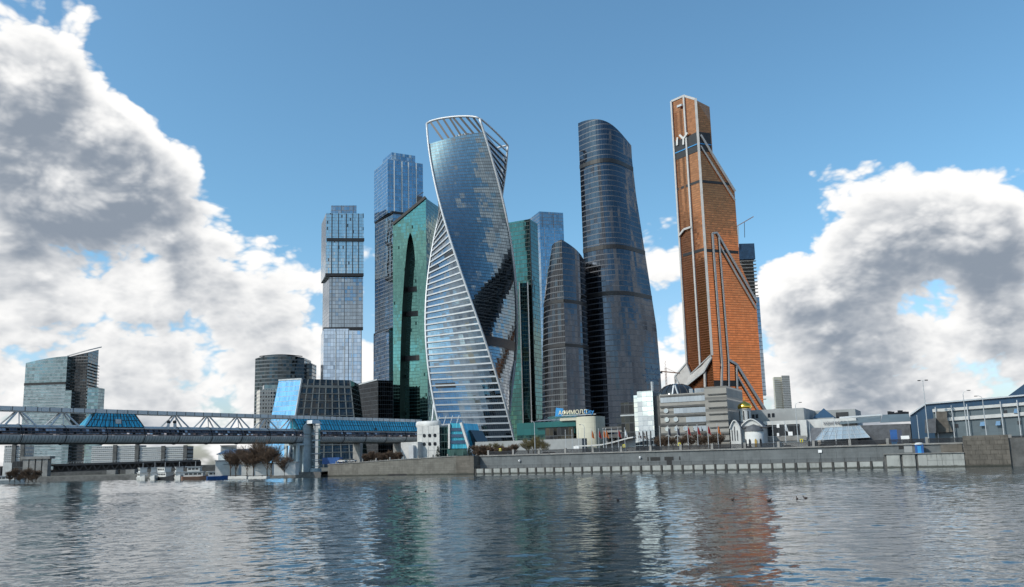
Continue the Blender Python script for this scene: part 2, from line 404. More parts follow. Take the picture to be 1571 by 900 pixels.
facade('expo_stone', (0.30, 0.285, 0.26), 2.4, 4.6, mull=(0.15, 0.145, 0.135), mw=0.0, mh=0.14, jit=0.02, wav=0.02, rough=0.8, metal=0.0, var=0.07, sp=0.12, spcol=(0.2, 0.19, 0.175))
facade('teal_panel', (0.008, 0.10, 0.10), 4.0, 4.0, mull=(0.006, 0.06, 0.065), mw=0.03, mh=0.03, jit=0.02, wav=0.03, rough=0.35, metal=0.2, var=0.12)
facade('cream_panel', (0.52, 0.50, 0.40), 3.2, 2.4, mull=(0.38, 0.365, 0.30), mw=0.02, mh=0.03, jit=0.01, wav=0.01, rough=0.7, metal=0.0, var=0.05)
facade('sloped_glass', (0.40, 0.47, 0.51), 1.6, 9.0, mull=(0.3, 0.33, 0.35), mw=0.05, mh=0.0, jit=0.12, wav=0.1, rough=0.25, metal=0.45, var=0.25)
plain('white_steel', (0.52, 0.54, 0.56), 0.4, 0.1, 0.08, 0.2)
plain('grey_steel', (0.46, 0.48, 0.49), 0.4, 0.3, 0.12, 0.2)
plain('bronze_frame', (0.44, 0.43, 0.42), 0.5, 0.0, 0.10, 0.2)
plain('dark_metal', (0.035, 0.036, 0.04), 0.5, 0.3, 0.2, 0.5)
plain('black_band', (0.014, 0.013, 0.014), 0.45, 0.0, 0.3, 0.3)
plain('concrete', (0.24, 0.235, 0.225), 0.85, 0.0, 0.22, 0.35, 0.3)
plain('concrete_dark', (0.10, 0.10, 0.098), 0.85, 0.0, 0.3, 0.3, 0.3)
plain('grid_concrete', (0.11, 0.125, 0.13), 0.7, 0.0, 0.15, 0.3)
plain('pier_paint', (0.40, 0.47, 0.49), 0.6, 0.0, 0.15, 0.5)
plain('white_wall', (0.54, 0.54, 0.525), 0.75, 0.0, 0.10, 0.4)
plain('grey_wall', (0.30, 0.31, 0.31), 0.8, 0.0, 0.12, 0.2)
plain('slate', (0.085, 0.09, 0.10), 0.7, 0.0, 0.25, 0.6)
plain('gold', (0.95, 0.60, 0.10), 0.22, 1.0, 0.06, 0.6)
plain('blue_paint', (0.02, 0.09, 0.28), 0.5, 0.0, 0.15, 0.5)
plain('bright_blue', (0.03, 0.25, 0.55), 0.4, 0.0, 0.1, 0.5)
plain('navy_roof', (0.025, 0.065, 0.125), 0.5, 0.2, 0.2, 0.3)
plain('orange_paint', (0.50, 0.15, 0.04), 0.6, 0.0, 0.2, 0.5)
plain('red_cloth', (0.30, 0.03, 0.03), 0.8, 0.0, 0.2, 2.0)
plain('white_cloth', (0.7, 0.7, 0.7), 0.8, 0.0, 0.1, 2.0)
plain('dark_cloth', (0.05, 0.05, 0.07), 0.8, 0.0, 0.3, 2.0)
plain('bark', (0.085, 0.065, 0.05), 0.9, 0.0, 0.3, 2.0)
plain('twigs', (0.115, 0.075, 0.05), 0.95, 0.0, 0.35, 0.8)
plain('twigs_green', (0.14, 0.115, 0.05), 0.95, 0.0, 0.35, 0.8)
plain('spruce', (0.018, 0.03, 0.02), 0.9, 0.0, 0.4, 1.5)
plain('asphalt', (0.055, 0.055, 0.057), 0.9, 0.0, 0.2, 0.2)
plain('soil', (0.10, 0.095, 0.075), 0.95, 0.0, 0.35, 0.05)
plain('letter_cream', (0.80, 0.74, 0.55), 0.5, 0.0, 0.05, 1.0)
plain('letter_dark', (0.06, 0.07, 0.11), 0.5, 0.0, 0.1, 1.0)
plain('yellow_paint', (0.62, 0.52, 0.03), 0.5, 0.0, 0.08, 1.0)
plain('ochre_paint', (0.50, 0.32, 0.08), 0.4, 0.0, 0.08, 1.0)
plain('silver_paint', (0.42, 0.44, 0.46), 0.25, 0.6, 0.06, 1.0)
plain('black_paint', (0.015, 0.015, 0.018), 0.2, 0.0, 0.1, 1.0)
plain('rubber', (0.02, 0.02, 0.02), 0.85, 0.0, 0.2, 1.0)
plain('pane_dark', (0.03, 0.035, 0.042), 0.08, 0.2, 0.2, 0.4)
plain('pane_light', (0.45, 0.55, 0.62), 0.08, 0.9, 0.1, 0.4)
plain('sign_white', (0.8, 0.8, 0.8), 0.5, 0.0, 0.05, 1.0)
plain('wet_pile', (0.045, 0.043, 0.04), 0.6, 0.0, 0.3, 1.0)
plain('brick_red', (0.30, 0.17, 0.12), 0.9, 0.0, 0.15, 0.6)
plain('skin_duck', (0.05, 0.035, 0.03), 0.8, 0.0, 0.3, 3.0)
masonry('quay_stone', (0.155, 0.148, 0.13), 2.4, 0.9, 0.035, 0.16, stain=0.55)  # quay masonry tones lowered: cloud shade over the embankment put into the colour
masonry('quay_granite', (0.13, 0.142, 0.147), 3.0, 1.1, 0.02, 0.08, stain=0.4)
masonry('quay_brown', (0.12, 0.108, 0.092), 2.6, 1.0, 0.03, 0.22, stain=0.7)
masonry('panel_white', (0.33, 0.34, 0.325), 6.0, 5.0, 0.0, 0.05, stain=0.75)

# water: dark river with wind ripples of several sizes
m, t, o = newmat('river_water')
tcn = t.n('ShaderNodeNewGeometry').outputs['Position']
def mp(sx, sy, rz=0.0):
    k = t.n('ShaderNodeMapping'); t.link(tcn, k.inputs[0]); k.inputs['Scale'].default_value = (sx, sy, 1.0); k.inputs['Rotation'].default_value = (0, 0, rz); return k.outputs[0]
h1 = t.noise(mp(0.07, 0.13, 0.25), 1.0, 2.0, 0.5, 0.8).outputs[0]
h2 = t.noise(mp(0.26, 0.44, -0.15), 1.0, 3.0, 0.5, 1.0).outputs[0]
h4 = t.noise(mp(1.3, 2.0, 0.1), 1.0, 2.0, 0.5, 0.5).outputs[0]
h3 = t.noise(mp(0.012, 0.03, 0.1), 1.0, 3.0, 0.6).outputs[0]
calm = t.rng(h3, 0.35, 0.65, 0.6, 1.2)
hh = t.m('MULTIPLY', t.m('ADD', t.m('ADD', t.m('MULTIPLY', h1, 0.12), t.m('MULTIPLY', h2, 0.05)), t.m('MULTIPLY', h4, 0.025)), calm)
b = t.n('ShaderNodeBump'); b.inputs['Strength'].default_value = 1.0; b.inputs['Distance'].default_value = 1.0; t.link(hh, b.inputs['Height'])
p = principled(t, (0.030, 0.046, 0.050, 1), 0.03, 0.0, b.outputs[0]); p.inputs['IOR'].default_value = 1.8
t.link(p.outputs[0], o.inputs[0])

# ------------------------------------------------------------------ river and land
# one sheet: wind ripples as real relief where they can be seen, flat far out
import numpy as np
rs = np.random.RandomState(12)
yy = [26.0]
while yy[-1] < 460: yy.append(yy[-1] + 0.10 + 0.0011*yy[-1])
yy = np.array(yy); ncol = 560
uu = np.linspace(-1, 1, ncol)
hw_ = 30 + 0.80*yy
XX = (uu[None, :]*hw_[:, None]).astype(np.float64); YY = np.repeat(yy[:, None], ncol, 1)
ZZ = np.zeros_like(XX)
lams = np.exp(rs.uniform(math.log(0.7), math.log(4.5), 60)); ths = rs.normal(math.pi/2+0.25, 0.75, 60); phs = rs.uniform(0, 6.283, 60)
for la, th, ph in zip(lams, ths, phs):
    k_ = 2*math.pi/la; ZZ += 0.0122/k_*np.sin(k_*(XX*math.cos(th)+YY*math.sin(th))+ph)
gust = 1.0 + 0.28*np.sin(0.031*XX+0.052*YY+1.0)*np.sin(0.017*XX-0.071*YY) + 0.22*np.sin(0.083*XX+0.023*YY+2.0)*np.sin(0.11*YY+0.4)
edge = np.clip((1-np.abs(uu))*14, 0, 1)[None, :]*np.clip((yy-26)/6, 0, 1)[:, None]*np.clip((460-yy)/10, 0, 1)[:, None]
ZZ = ZZ*gust*edge
nr_ = len(yy); nv_ = nr_*ncol
co_ = np.empty((nv_+8, 3)); co_[:nv_, 0] = XX.ravel(); co_[:nv_, 1] = YY.ravel(); co_[:nv_, 2] = ZZ.ravel()
x0, x1 = hw_[0], hw_[-1]
co_[nv_:] = [(-9000, -300, 0), (9000, -300, 0), (9000, yy[0], 0), (-9000, yy[0], 0), (9000, yy[-1], 0), (-9000, yy[-1], 0), (9000, 9000, 0), (-9000, 9000, 0)]
ii = (np.arange(nr_-1)[:, None]*ncol+np.arange(ncol-1)[None, :]).ravel()
quads = np.stack([ii, ii+1, ii+ncol+1, ii+ncol], 1)
e_ = nv_; bl_, brr, tl_, trr = 0, ncol-1, (nr_-1)*ncol, nr_*ncol-1
extra = np.array([[e_, e_+1, e_+2, e_+3], [e_+3, bl_, tl_, e_+5], [brr, e_+2, e_+4, trr], [e_+5, e_+4, e_+6, e_+7]])
quads = np.concatenate([quads, extra]).astype(np.int32)
me = bpy.data.meshes.new('river_water'); me.vertices.add(len(co_)); me.vertices.foreach_set('co', co_.astype(np.float32).ravel())
me.loops.add(quads.size); me.loops.foreach_set('vertex_index', quads.ravel()); me.polygons.add(len(quads))
me.polygons.foreach_set('loop_start', np.arange(0, quads.size, 4, dtype=np.int32)); me.polygons.foreach_set('loop_total', np.full(len(quads), 4, np.int32))
me.polygons.foreach_set('use_smooth', np.ones(len(quads), bool)); me.update(calc_edges=True); me.validate()
me.materials.append(MATS['river_water'])
o = bpy.data.objects.new('river_water', me); COL.objects.link(o); struct(o)
print('water verts', nv_)
BANKPX = [(-260, 742.5, 2.2), (0, 739.5, 2.2), (200, 735.3, 2.2), (345, 733.5, 2.2), (492, 731.6, 2.2)]
bp = [ground(px, py) for px, py, z in BANKPX]
left_dir = (bp[0]-bp[1]).normalized()
bl = [bp[0] + left_dir*3000] + bp
mb = MB()
for a, c in zip(bl, bl[1:]):
    A, C = Vector((a.x, a.y+0.4, 2.2)), Vector((c.x, c.y+0.4, 2.2))
    mb.face([A, C, (C.x*3.0, 9000, 2.2), (A.x*3.0-500, 9000, 2.2)])
struct(tag(mb.build('left_bank_ground', 'soil'), 'low earth bank behind the left quay', 'ground'))
mb = MB()
for a, c in zip(bl, bl[1:]): mb.tower([(a.x, a.y), (c.x, c.y), (c.x, c.y+1.2), (a.x, a.y+1.2)], -1.0, 2.35)
tag(mb.build('quay_wall', 'concrete_dark'), 'low dark quay wall along the left bank by the moored boats', 'wall')
# right hand land: street level
ZL = 6.9
sA = spos(503, 0, 728)
mb = MB()
cr = [bs(sA, 0.8, 5.1), bs(0, 0.8, ZL), bs(0, 4.6, ZL), bs(700, 4.6, ZL)]
far = [bs(sA, 2500, ZL), bs(0, 2500, ZL), bs(2, 2500, ZL), bs(1500, 2500, ZL)]
for i in range(3):
    if i == 1: continue
    mid0 = Vector(far[i]); mid1 = Vector(far[i+1])
    m0 = bs((cr[i]-B0).dot(BE), 60, ZL); m1 = bs((cr[i+1]-B0).dot(BE), 60, ZL)
    mb.face([cr[i], cr[i+1], m1, m0]); mb.face([m0, m1, mid1, mid0])
struct(tag(mb.build('street_ground', 'asphalt'), 'asphalt street level behind the embankment', 'ground'))

# ------------------------------------------------------------------ twisted tower
YE = 625.0
cb_ = at_y(727, 672, YE); EZ0 = ZL; EX = cb_.x
EZ1 = at_y(694, 190, YE).z
EH = EZ1 - EZ0
def evo(fr, k, extra=0.0):
    a = math.radians(62 - 139*fr + 90*k); R = 36.5 - 3.5*fr + extra
    return Vector((EX + R*math.sin(a), YE - R*math.cos(a), EZ0 + EH*fr))
evt = thing('twisted_tower', (EX, YE, EZ0), 'twisting glass skyscraper with white corner ribs and open crown frame', 'skyscraper')
TOP = {0: 0.918, 1: 0.925, 2: 0.905, 3: 0.89}
NR = 64
for k, nm, mt in ((0, 'plain_glass_face', 'glass_evo'), (-1, 'banded_glass_face', 'glass_evo_band'), (1, 'banded_glass_face', 'glass_evo_band'), (2, 'plain_glass_face', 'glass_evo')):
    rows = []
    for i in range(NR+1):
        row = []
        for j in range(13):
            u = j/12.0; top = TOP[k % 4]*(1-u) + TOP[(k+1) % 4]*u; fr = top*i/NR
            A, Bq = evo(fr, k), evo(fr, k+1); pnt = A.lerp(Bq, u)
            nrm = Vector((Bq.y-A.y, -(Bq.x-A.x), 0)).normalized()
            row.append(pnt + nrm*(2.6*(1-(2*u-1)**2) if k in (0, 2) else 0.0))
        rows.append(row)
    MB().loft(rows).build(nm, mt, evt, smooth=True)
mb = MB(); mb.face([evo(TOP[k]-0.004, k) for k in (0, 1, 2, 3)]); mb.build('roof', 'grey_steel', evt)
mb = MB(); c0 = (EX+2, YE-3, EZ0+EH*0.90); mb.lathe(c0, [(17, -3), (17, 8), (15.5, 11), (10, 13.2), (0.2, 14)], 28); mb.build('roof_drum', 'grey_steel', evt, smooth=False)
for k, ft in ((0, 0.99), (1, 0.963), (2, 0.945), (3, 0.92)):
    pts = [evo(ft*i/60, k, 0.6) for i in range(61)]
    MB().tube(pts, 0.9, 6).build('corner_rib', 'white_steel', evt, smooth=True)
lev = 4.85
for i in range(1, int(EH/lev)):
    fr = i*lev/EH
    for k in (-1, 1):
        if fr > min(TOP[k % 4], TOP[(k+1) % 4]) + (0.03 if k == 1 else 0.0): continue
        A, Bq = evo(fr, k, 0.5), evo(fr, k+1, 0.5)
        MB().beam(A, Bq, 1.0, 1.1).build('floor_band', 'white_steel', evt)
# crown: rails and slanting blades
def rail(k, f0, f1, bulge):
    A, Bq = evo(f0, k, 0.6), evo(f1, k+1, 0.6)
    pts = []
    for j in range(17):
        u = j/16.0; q_ = A.lerp(Bq, u); q_.z += bulge*(1-(2*u-1)**2)**0.6
        pts.append(q_)
    return pts
r1 = rail(0, 0.99, 0.963, 3.5); MB().tube(r1, 0.9, 6).build('crown_rail', 'white_steel', evt, smooth=True)
r2 = rail(1, 0.963, 0.945, 1.5); MB().tube(r2, 0.8, 6).build('crown_rail', 'white_steel', evt, smooth=True)
r3 = rail(2, 0.945, 0.92, 1.0); MB().tube(r3, 0.8, 6).build('crown_rail', 'white_steel', evt, smooth=True)
for j in range(1, 9):
    a = r1[int(j*16/9)]; u = min(1.0, j/9.0 + 0.16)
    b_ = evo(TOP[0]*(1-u)+TOP[1]*u, 0).lerp(evo(TOP[0]*(1-u)+TOP[1]*u, 1), u)
    MB().beam(a, b_, 1.6, 0.5, up=(0.2, 1, 0)).build('crown_blade', 'dark_metal', evt)
# plant-floor louvres
def louvre(k, f0, f1, u0, u1, bul):
    rows = []
    for fr in (f0, (f0+f1)/2, f1):
        A, Bq = evo(fr, k), evo(fr, k+1); nrm = Vector((Bq.y-A.y, -(Bq.x-A.x), 0)).normalized(); row = []
        for j in range(9):
            u = u0+(u1-u0)*j/8.0; row.append(A.lerp(Bq, u)+nrm*((2.6*(1-(2*u-1)**2) if bul else 0)+0.35))
        rows.append(row)
    MB().loft(rows).build('louvre_panel', 'black_band', evt)
louvre(0, 0.305, 0.332, 0.0, 1.0, True); louvre(-1, 0.545, 0.558, 0.05, 0.36, False); louvre(-1, 0.562, 0.577, 0.62, 0.96, False); louvre(-1, 0.193, 0.207, 0.06, 0.36, False)
MB().tube([evo(0.0, -1) + Vector((-14, 2, 0)), evo(0.16, -1)], 0.8, 6).build('base_strut', 'white_steel', evt)
MB().tube([evo(0.0, 0) + Vector((-6, 12, 20)), evo(0.28, 1)], 0.8, 6).build('base_strut', 'white_steel', evt)

# ------------------------------------------------------------------ copper tower
YM = 777.0
Cc = at_y(1080, 350, YM); Rc = at_y(1150, 420, YM+16); Ac = at_y(1042, 350, YM+26)
nf = Vector((Rc.y-Cc.y, -(Rc.x-Cc.x), 0)).normalized(); nl = Vector((Cc.y-Ac.y, -(Cc.x-Ac.x), 0)).normalized()
def PF(px, py, off=0.0): return on_plane(px, py, Cc, nf) + nf*off
def PLf(px, py, off=0.0): return on_plane(px, py, Cc, nl) + nl*off
mct = thing('copper_tower', (Cc.x, Cc.y+20, ZL), 'tall stepped copper coloured glass skyscraper with pale diagonal frames', 'skyscraper')
def fl(p): return Vector((p.x, p.y, ZL))
front = [fl(PF(1097, 640)), fl(PF(1176, 640)), PF(1160, 462), PF(1134, 402), PF(1127, 294), PF(1092, 238), PF(1090, 187), PF(1069, 153)]
xb = Cc - nf*0
front[0] = Vector((Cc.x, Cc.y, ZL)); zc = PF(1067, 152).z; front[-1] = Vector((Cc.x, Cc.y, zc))
# plumb the right-hand edges
def plumb(i, j): front[i].x, front[i].y = front[j].x, front[j].y
plumb(1, 2); plumb(3, 4); plumb(5, 6)
mb = MB(); mb.prism(front, -nf*40); mb.build('stepped_wing', 'glass_copper', mct, fixn=True)
Abase = Vector((Ac.x, Ac.y, ZL)); zpk = PLf(1051, 146).z; zA = PLf(1035, 153).z
Bx = on_plane(1062, 350, Cc, nl)
left = [Abase, Vector((Cc.x, Cc.y, ZL)), Vector((Cc.x, Cc.y, zc-0.6)), Vector((Bx.x, Bx.y, zpk)), Vector((Ac.x, Ac.y, zA))]
mb = MB(); mb.prism(left, -nl*24 + nf*(-4)); mb.build('slim_wing', 'glass_copper', mct, fixn=True)
zb = PF(1075, 219).z
# folded bay on the slim wing
for pa, pb in ((1045, 1049), (1053, 1057)):
    a, c = on_plane(pa, 350, Cc, nl), on_plane(pb, 350, Cc, nl); e_ = nl*1.8
    ft = [(a.x, a.y), ((a+c).x/2+e_.x, (a+c).y/2+e_.y), (c.x, c.y)]
    for z0_, z1_ in ((PLf(1060, 352).z, zb-9.2), (zb+12.2, zpk-14)):
        mb = MB(); mb.tower(ft, z0_, z1_); mb.build('folded_bay', 'glass_copper', mct)
def vcol(P, w_, z0, z1, nn, nm='frame_column', d=1.6):
    MB().beam(Vector((P.x, P.y, z0))+nn*0.5, Vector((P.x, P.y, z1))+nn*0.5, w_, d, up=nn).build(nm, 'bronze_frame', mct)
def strip(pts, w_, nn, nm='diagonal_frame'):
    mb = MB()
    for a, c in zip(pts, pts[1:]): mb.beam(a, c, w_, 1.5, up=nn)
    return mb.build(nm, 'bronze_frame', mct)
vcol(Ac, 2.0, PLf(1054, 585).z, zA, nl); vcol(Bx, 2.0, PLf(1076, 566).z, zpk, nl); vcol(Cc, 2.4, PF(1093, 545).z, zc+0.5, (nl+nf).normalized())
strip([Vector((Ac.x, Ac.y, zA)), Vector((Bx.x, Bx.y, zpk)), Vector((Cc.x, Cc.y, zc))], 2.2, nl, 'roof_frame')
strip([Vector((Ac.x, Ac.y, PLf(1044, 362).z))+nl*1.4, PLf(1051, 352, 1.4), Vector((Bx.x, Bx.y, PLf(1063, 348).z))+nl*1.4], 2.0, nl)
strip([PF(1074, 207, 1.0), PF(1127, 294, 1.0)], 1.8, nf); strip([PF(1074, 224, 1.0), PF(1127, 308, 1.0)], 1.1, nf)
strip([PF(1105, 640, 1.0), PF(1107, 560, 1.0), PF(1092, 358, 1.0), PF(1099, 357, 1.0), PF(1161, 464, 1.0)], 1.7, nf)
strip([PF(1118, 640, 1.0), PF(1117, 552, 1.0), PF(1102, 364, 1.0)], 1.2, nf); strip([PF(1104, 378, 1.0), PF(1160, 474, 1.0)], 1.1, nf)
strip([PF(1117, 552, 1.2), PF(1129, 559, 1.2), PF(1175, 632, 1.2)], 2.2, nf); strip([PF(1129, 559, 1.0), PF(1132, 640, 1.0)], 1.4, nf); strip([PF(1131, 578, 1.0), PF(1165, 634, 1.0)], 1.3, nf)
# flared white base
nb = (nl*0.8+nf*0.2).normalized()
lowb = [PLf(1041, 577, 5.0), PLf(1052, 597, 5.0), PLf(1083, 570, 2.6), PLf(1094, 548, 2.0)]
uppb = [PLf(1092, 545, 2.0), PLf(1078, 562, 2.2), PLf(1062, 574, 2.4), PLf(1055, 557, 2.2)]
mb = MB(); mb.face([lowb[0], lowb[1], uppb[2], uppb[3]]); mb.face([lowb[1], lowb[2], uppb[1], uppb[2]]); mb.face([lowb[2], lowb[3], uppb[0], uppb[1]]); mb.face([p_-nl*2.2 for p_ in (uppb[3], uppb[2], lowb[1], lowb[0])]); mb.face([p_-nl*1.6 for p_ in (uppb[2], uppb[1], lowb[2], lowb[1])])
mb.build('flared_base', 'bronze_frame', mct)
mb = MB()
for a, c in zip(lowb, lowb[1:]): mb.beam(a, c, 1.6, 1.6, up=nl)
mb.beam(uppb[3], lowb[0], 1.4, 1.4, up=nl); mb.beam(uppb[3], uppb[2], 1.0, 1.0, up=nl); mb.beam(uppb[2], uppb[0], 1.0, 1.0, up=nl)
mb.build('base_rim', 'grey_steel', mct)
strip([PLf(1041, 578, 5.0), PLf(1044, 640, 4.0)], 1.6, nl, 'base_leg'); strip([PLf(1083, 570, 1.6), PLf(1085, 640, 1.6)], 2.2, nl, 'base_leg')
def band(P, a, c, h_, nm, mat='black_band', nn=nf, off=0.25):
    mb = MB(); A_, C_ = P(*a), P(*c); up_ = Vector((0, 0, h_/2))
    mb.prism([A_-up_+nn*off, C_-up_+nn*off, C_+up_+nn*off, A_+up_+nn*off], -nn*0.2); mb.build(nm, mat, mct)
hz = PF(1080, 213).z - PF(1080, 228).z
zb = PF(1075, 219).z
def hband(zc_, h_, u0, u1, plane, nm='plant_floor'):
    a, c = (Cc, PF(1091, 219)) if plane == 'f' else (Ac, Cc)
    if plane == 'f2': a, c = Cc, Vector((front[4].x, front[4].y, 0))
    if plane == 'f3': a, c = Cc, Vector((front[1].x, front[1].y, 0))
    nn = nl if plane == 'l' else nf
    A_, C_ = Vector((a.x, a.y, 0)).lerp(Vector((c.x, c.y, 0)), u0), Vector((a.x, a.y, 0)).lerp(Vector((c.x, c.y, 0)), u1)
    mb = MB(); mb.prism([A_+Vector((0, 0, zc_-h_/2))+nn*0.3, C_+Vector((0, 0, zc_-h_/2))+nn*0.3, C_+Vector((0, 0, zc_+h_/2))+nn*0.3, A_+Vector((0, 0, zc_+h_/2))+nn*0.3], -nn*0.2)
    mb.build(nm, 'black_band', mct)
hband(zb+1.5, 20, 0.03, 0.985, 'f', 'dark_storey'); hband(zb+1.5, 20, 0.02, 0.97, 'l', 'dark_storey')
hband(PF(1090, 279).z, 2.6, 0.03, 0.9, 'f2'); hband(PF(1078, 277).z, 2.6, 0.03, 0.97, 'l')
hband(PF(1090, 384).z, 3.0, 0.03, 0.98, 'f2'); hband(PF(1085, 382).z, 3.0, 0.1, 0.97, 'l')
hband(PF(1110, 588).z, 6.0, 0.0, 0.55, 'f3')
for u0, u1, dz in ((0.02, 0.97, 0.0),):
    A_ = Vector((Ac.x, Ac.y, zb-1.0)).lerp(Vector((Cc.x, Cc.y, zb-1.0)), u0); C_ = Vector((Ac.x, Ac.y, zb-1.0)).lerp(Vector((Cc.x, Cc.y, zb-1.0)), u1)
    MB().beam(A_+nl*0.6, C_+nl*0.6, 0.3, 0.9).build('blue_line', 'bright_blue', mct)
    C2 = PF(1091, 219); MB().beam(Vector((Cc.x, Cc.y, zb-1.0))+nf*0.6, Vector((C2.x, C2.y, zb-1.0))+nf*0.6, 0.3, 0.9).build('blue_line', 'bright_blue', mct)
Y0 = PLf(1050, 222, 1.6); Y1 = PLf(1050, 213, 1.6)
mb = MB(); mb.beam(Y0, Y1, 2.2, 0.4, up=nl); mb.beam(Y1, PLf(1044, 207, 1.6), 2.2, 0.4, up=nl); mb.beam(Y1, PLf(1057, 204, 2.4), 2.2, 0.4, up=nl); mb.build('letter_y', 'white_wall', mct)
mb = MB(); mb.beam(PLf(1040, 223, 1.2), PLf(1040, 211, 1.2), 2.6, 0.4, up=nl); mb.build('letter_mark', 'white_wall', mct)
mb = MB(); mb.prism([PLf(1042, 166, 1.6), PLf(1049, 163, 1.6), PLf(1049, 160, 1.6), PLf(1042, 163, 1.6)], nl*2); mb.build('window_cleaning_cradle', 'grey_steel', mct)
# silver stair strip on the far right edge
Rr = front[1]
mb = MB(); mb.tower([(Rr.x-1, Rr.y+1), (Rr.x+4.0, Rr.y+2), (Rr.x+4.0, Rr.y+22), (Rr.x-1, Rr.y+22)], PF(1172, 606).z, PF(1160, 455).z); mb.build('stair_strip', 'glass_mid', mct)

# ------------------------------------------------------------------ curved slab towers (dark grey-blue)
def arc_tower(t, nm, rowsdef, mat, bulge, nseg=22, dep=26.0, skew=0.5):
    """rowsdef: [(left point, right point)] from the ground up"""
    rows, back = [], []
    for A, C in rowsdef:
        d = (C-A); d.z = 0; n = Vector((d.y, -d.x, 0)).normalized(); row = []; bk_ = []
        for j in range(nseg+1):
            u = j/nseg; w_ = u + skew*u*(1-u)*0.5
            q_ = A.lerp(C, u); row.append(q_ + n*bulge*(math.sin(math.pi*w_**0.9 if w_ < 1 else math.pi)))
            bk_.append(q_ - n*dep*math.sin(math.pi*u)**0.8)
        rows.append(row); back.append(bk_)
    f1 = MB().loft(rows).build(nm, mat, t, smooth=True)
    MB().loft([r[::-1] for r in back]).build('rear_'+nm, mat, t, smooth=True)
    top = rows[-1] + back[-1][::-1][1:-1]
    mb = MB(); mb.face([p+Vector((0, 0, -0.3)) for p in top]); mb.build('roof', 'dark_metal', t)
    return rows
YI = 590.0
it = thing('curved_tower', (at_y(950, 640, YI).x, YI+5, ZL), 'tall dark glass skyscraper with sloping arched top and curved front', 'skyscraper')
IL = at_y(905, 640, YI+6); IR = [at_y(1018, 640, YI+18), at_y(1013, 570, YI+18), at_y(1007, 500, YI+17), at_y(993, 410, YI+16), at_y(976, 300, YI+14), at_y(966, 212, YI+13)]
zr = [p_.z for p_ in IR]
def irx(z):
    if z <= zr[0]: return IR[0]
    for a, c in zip(IR, IR[1:]):
        if a.z <= z <= c.z: return a.lerp(c, (z-a.z)/(c.z-a.z))
    return IR[-1]
zbl = at_y(889, 236, YI).z
rd = []
for i in range(41):
    z = ZL + (zbl-ZL)*i/40; r_ = irx(z); rd.append((Vector((IL.x, IL.y, z)), Vector((r_.x, r_.y, z))))
rows = arc_tower(it, 'curved_glass_face', rd, 'glass_imperia', 17.0)
# arched head above the dark belt
top_l, top_r = at_y(888, 184, YI).z, at_y(966, 213, YI).z
r0, hrows = rows[-1], []
n_ = len(r0)
for i in range(9):
    row = []
    for j, q_ in enumerate(r0):
        u = j/(n_-1); zt = top_r + (top_l-top_r)*(1-u**1.35); p_ = q_.copy(); p_.z = zbl + (zt-zbl)*i/8; row.append(p_)
    hrows.append(row)
MB().loft(hrows).build('arched_head', 'glass_imperia', it, smooth=True)
bk_ = [Vector((IL.x, IL.y, 0)).lerp(Vector((IR[-1].x, IR[-1].y, 0)), 1-j/10) for j in range(11)]
dv = (IR[-1]-IL); nI = Vector((dv.y, -dv.x, 0)).normalized()
bottom, topp = [], []
for j in range(11):
    u = 1-j/10; zt = top_r + (top_l-top_r)*(1-u**1.35); q_ = bk_[j] - nI*20*math.sin(math.pi*u)
    bottom.append(Vector((q_.x, q_.y, zbl))); topp.append(Vector((q_.x, q_.y, zt)))
MB().loft([bottom, topp]).build('rear_head', 'glass_imperia', it, smooth=True)
mb = MB(); mb.face(hrows[-1] + topp[1:-1]); mb.build('sloping_roof', 'dark_metal', it)
def ringband(t, rows, zc, h_, mat, nm, push=0.35):
    k = min(range(len(rows)), key=lambda i_: abs(rows[i_][0].z-zc)); r_ = rows[k]; lo, hi = [], []
    for j, q_ in enumerate(r_):
        a, c = r_[max(j-1, 0)], r_[min(j+1, len(r_)-1)]; n = Vector((c.y-a.y, -(c.x-a.x), 0)).normalized()
        lo.append(Vector((q_.x, q_.y, zc-h_/2))+n*push); hi.append(Vector((q_.x, q_.y, zc+h_/2))+n*push)
    MB().loft([lo, hi]).build(nm, mat, t, smooth=True)
for py_, h_ in ((242, 3.2), (375, 3.2), (447, 3.0)): ringband(it, rows, at_y(940, py_, YI-12).z, h_, 'black_band', 'plant_floor')
# smaller neighbour
YS = 560.0
st_ = thing('curved_tower', (at_y(866, 640, YS).x, YS+5, ZL), 'shorter dark curved glass tower with ridge, left of the arched skyscraper', 'skyscraper')
RG = at_y(870, 600, YS); RG2 = at_y(906, 600, YS+22)
LP = [at_y(832, 640, YS+20), at_y(832, 560, YS+20), at_y(834, 470, YS+18), at_y(839, 420, YS+15), at_y(847, 384, YS+12)]
zl_ = [p_.z for p_ in LP]; zrg = at_y(862, 367, YS).z
def slx(z):
    if z <= zl_[0]: return LP[0]
    for a, c in zip(LP, LP[1:]):
        if a.z <= z <= c.z: return a.lerp(c, (z-a.z)/(c.z-a.z))
    return LP[-1]
rl, rr_ = [], []
for i in range(31):
    z = ZL + (zl_[-1]-ZL)*i/30; L_ = slx(z); L_ = Vector((L_.x, L_.y, z)); G_ = Vector((RG.x, RG.y, z + (zrg-zl_[-1])*(i/30)**8)); Q_ = Vector((RG2.x, RG2.y, z + (zrg-12-zl_[-1])*(i/30)**8))
    d1 = (G_-L_); n1_ = Vector((d1.y, -d1.x, 0)).normalized(); d2 = (Q_-G_); n2_ = Vector((d2.y, -d2.x, 0)).normalized()
    rl.append([L_.lerp(G_, j/10)+n1_*3.4*math.sin(math.pi*j/10) for j in range(11)])
    rr_.append([G_.lerp(Q_, j/10)+n2_*3.0*math.sin(math.pi*j/10) for j in range(11)])
MB().loft(rl).build('left_curved_face', 'glass_charcoal', st_, smooth=True); MB().loft(rr_).build('right_curved_face', 'glass_imperia', st_, smooth=True)
bkp = Vector((RG.x+4, RG.y+46, 0))
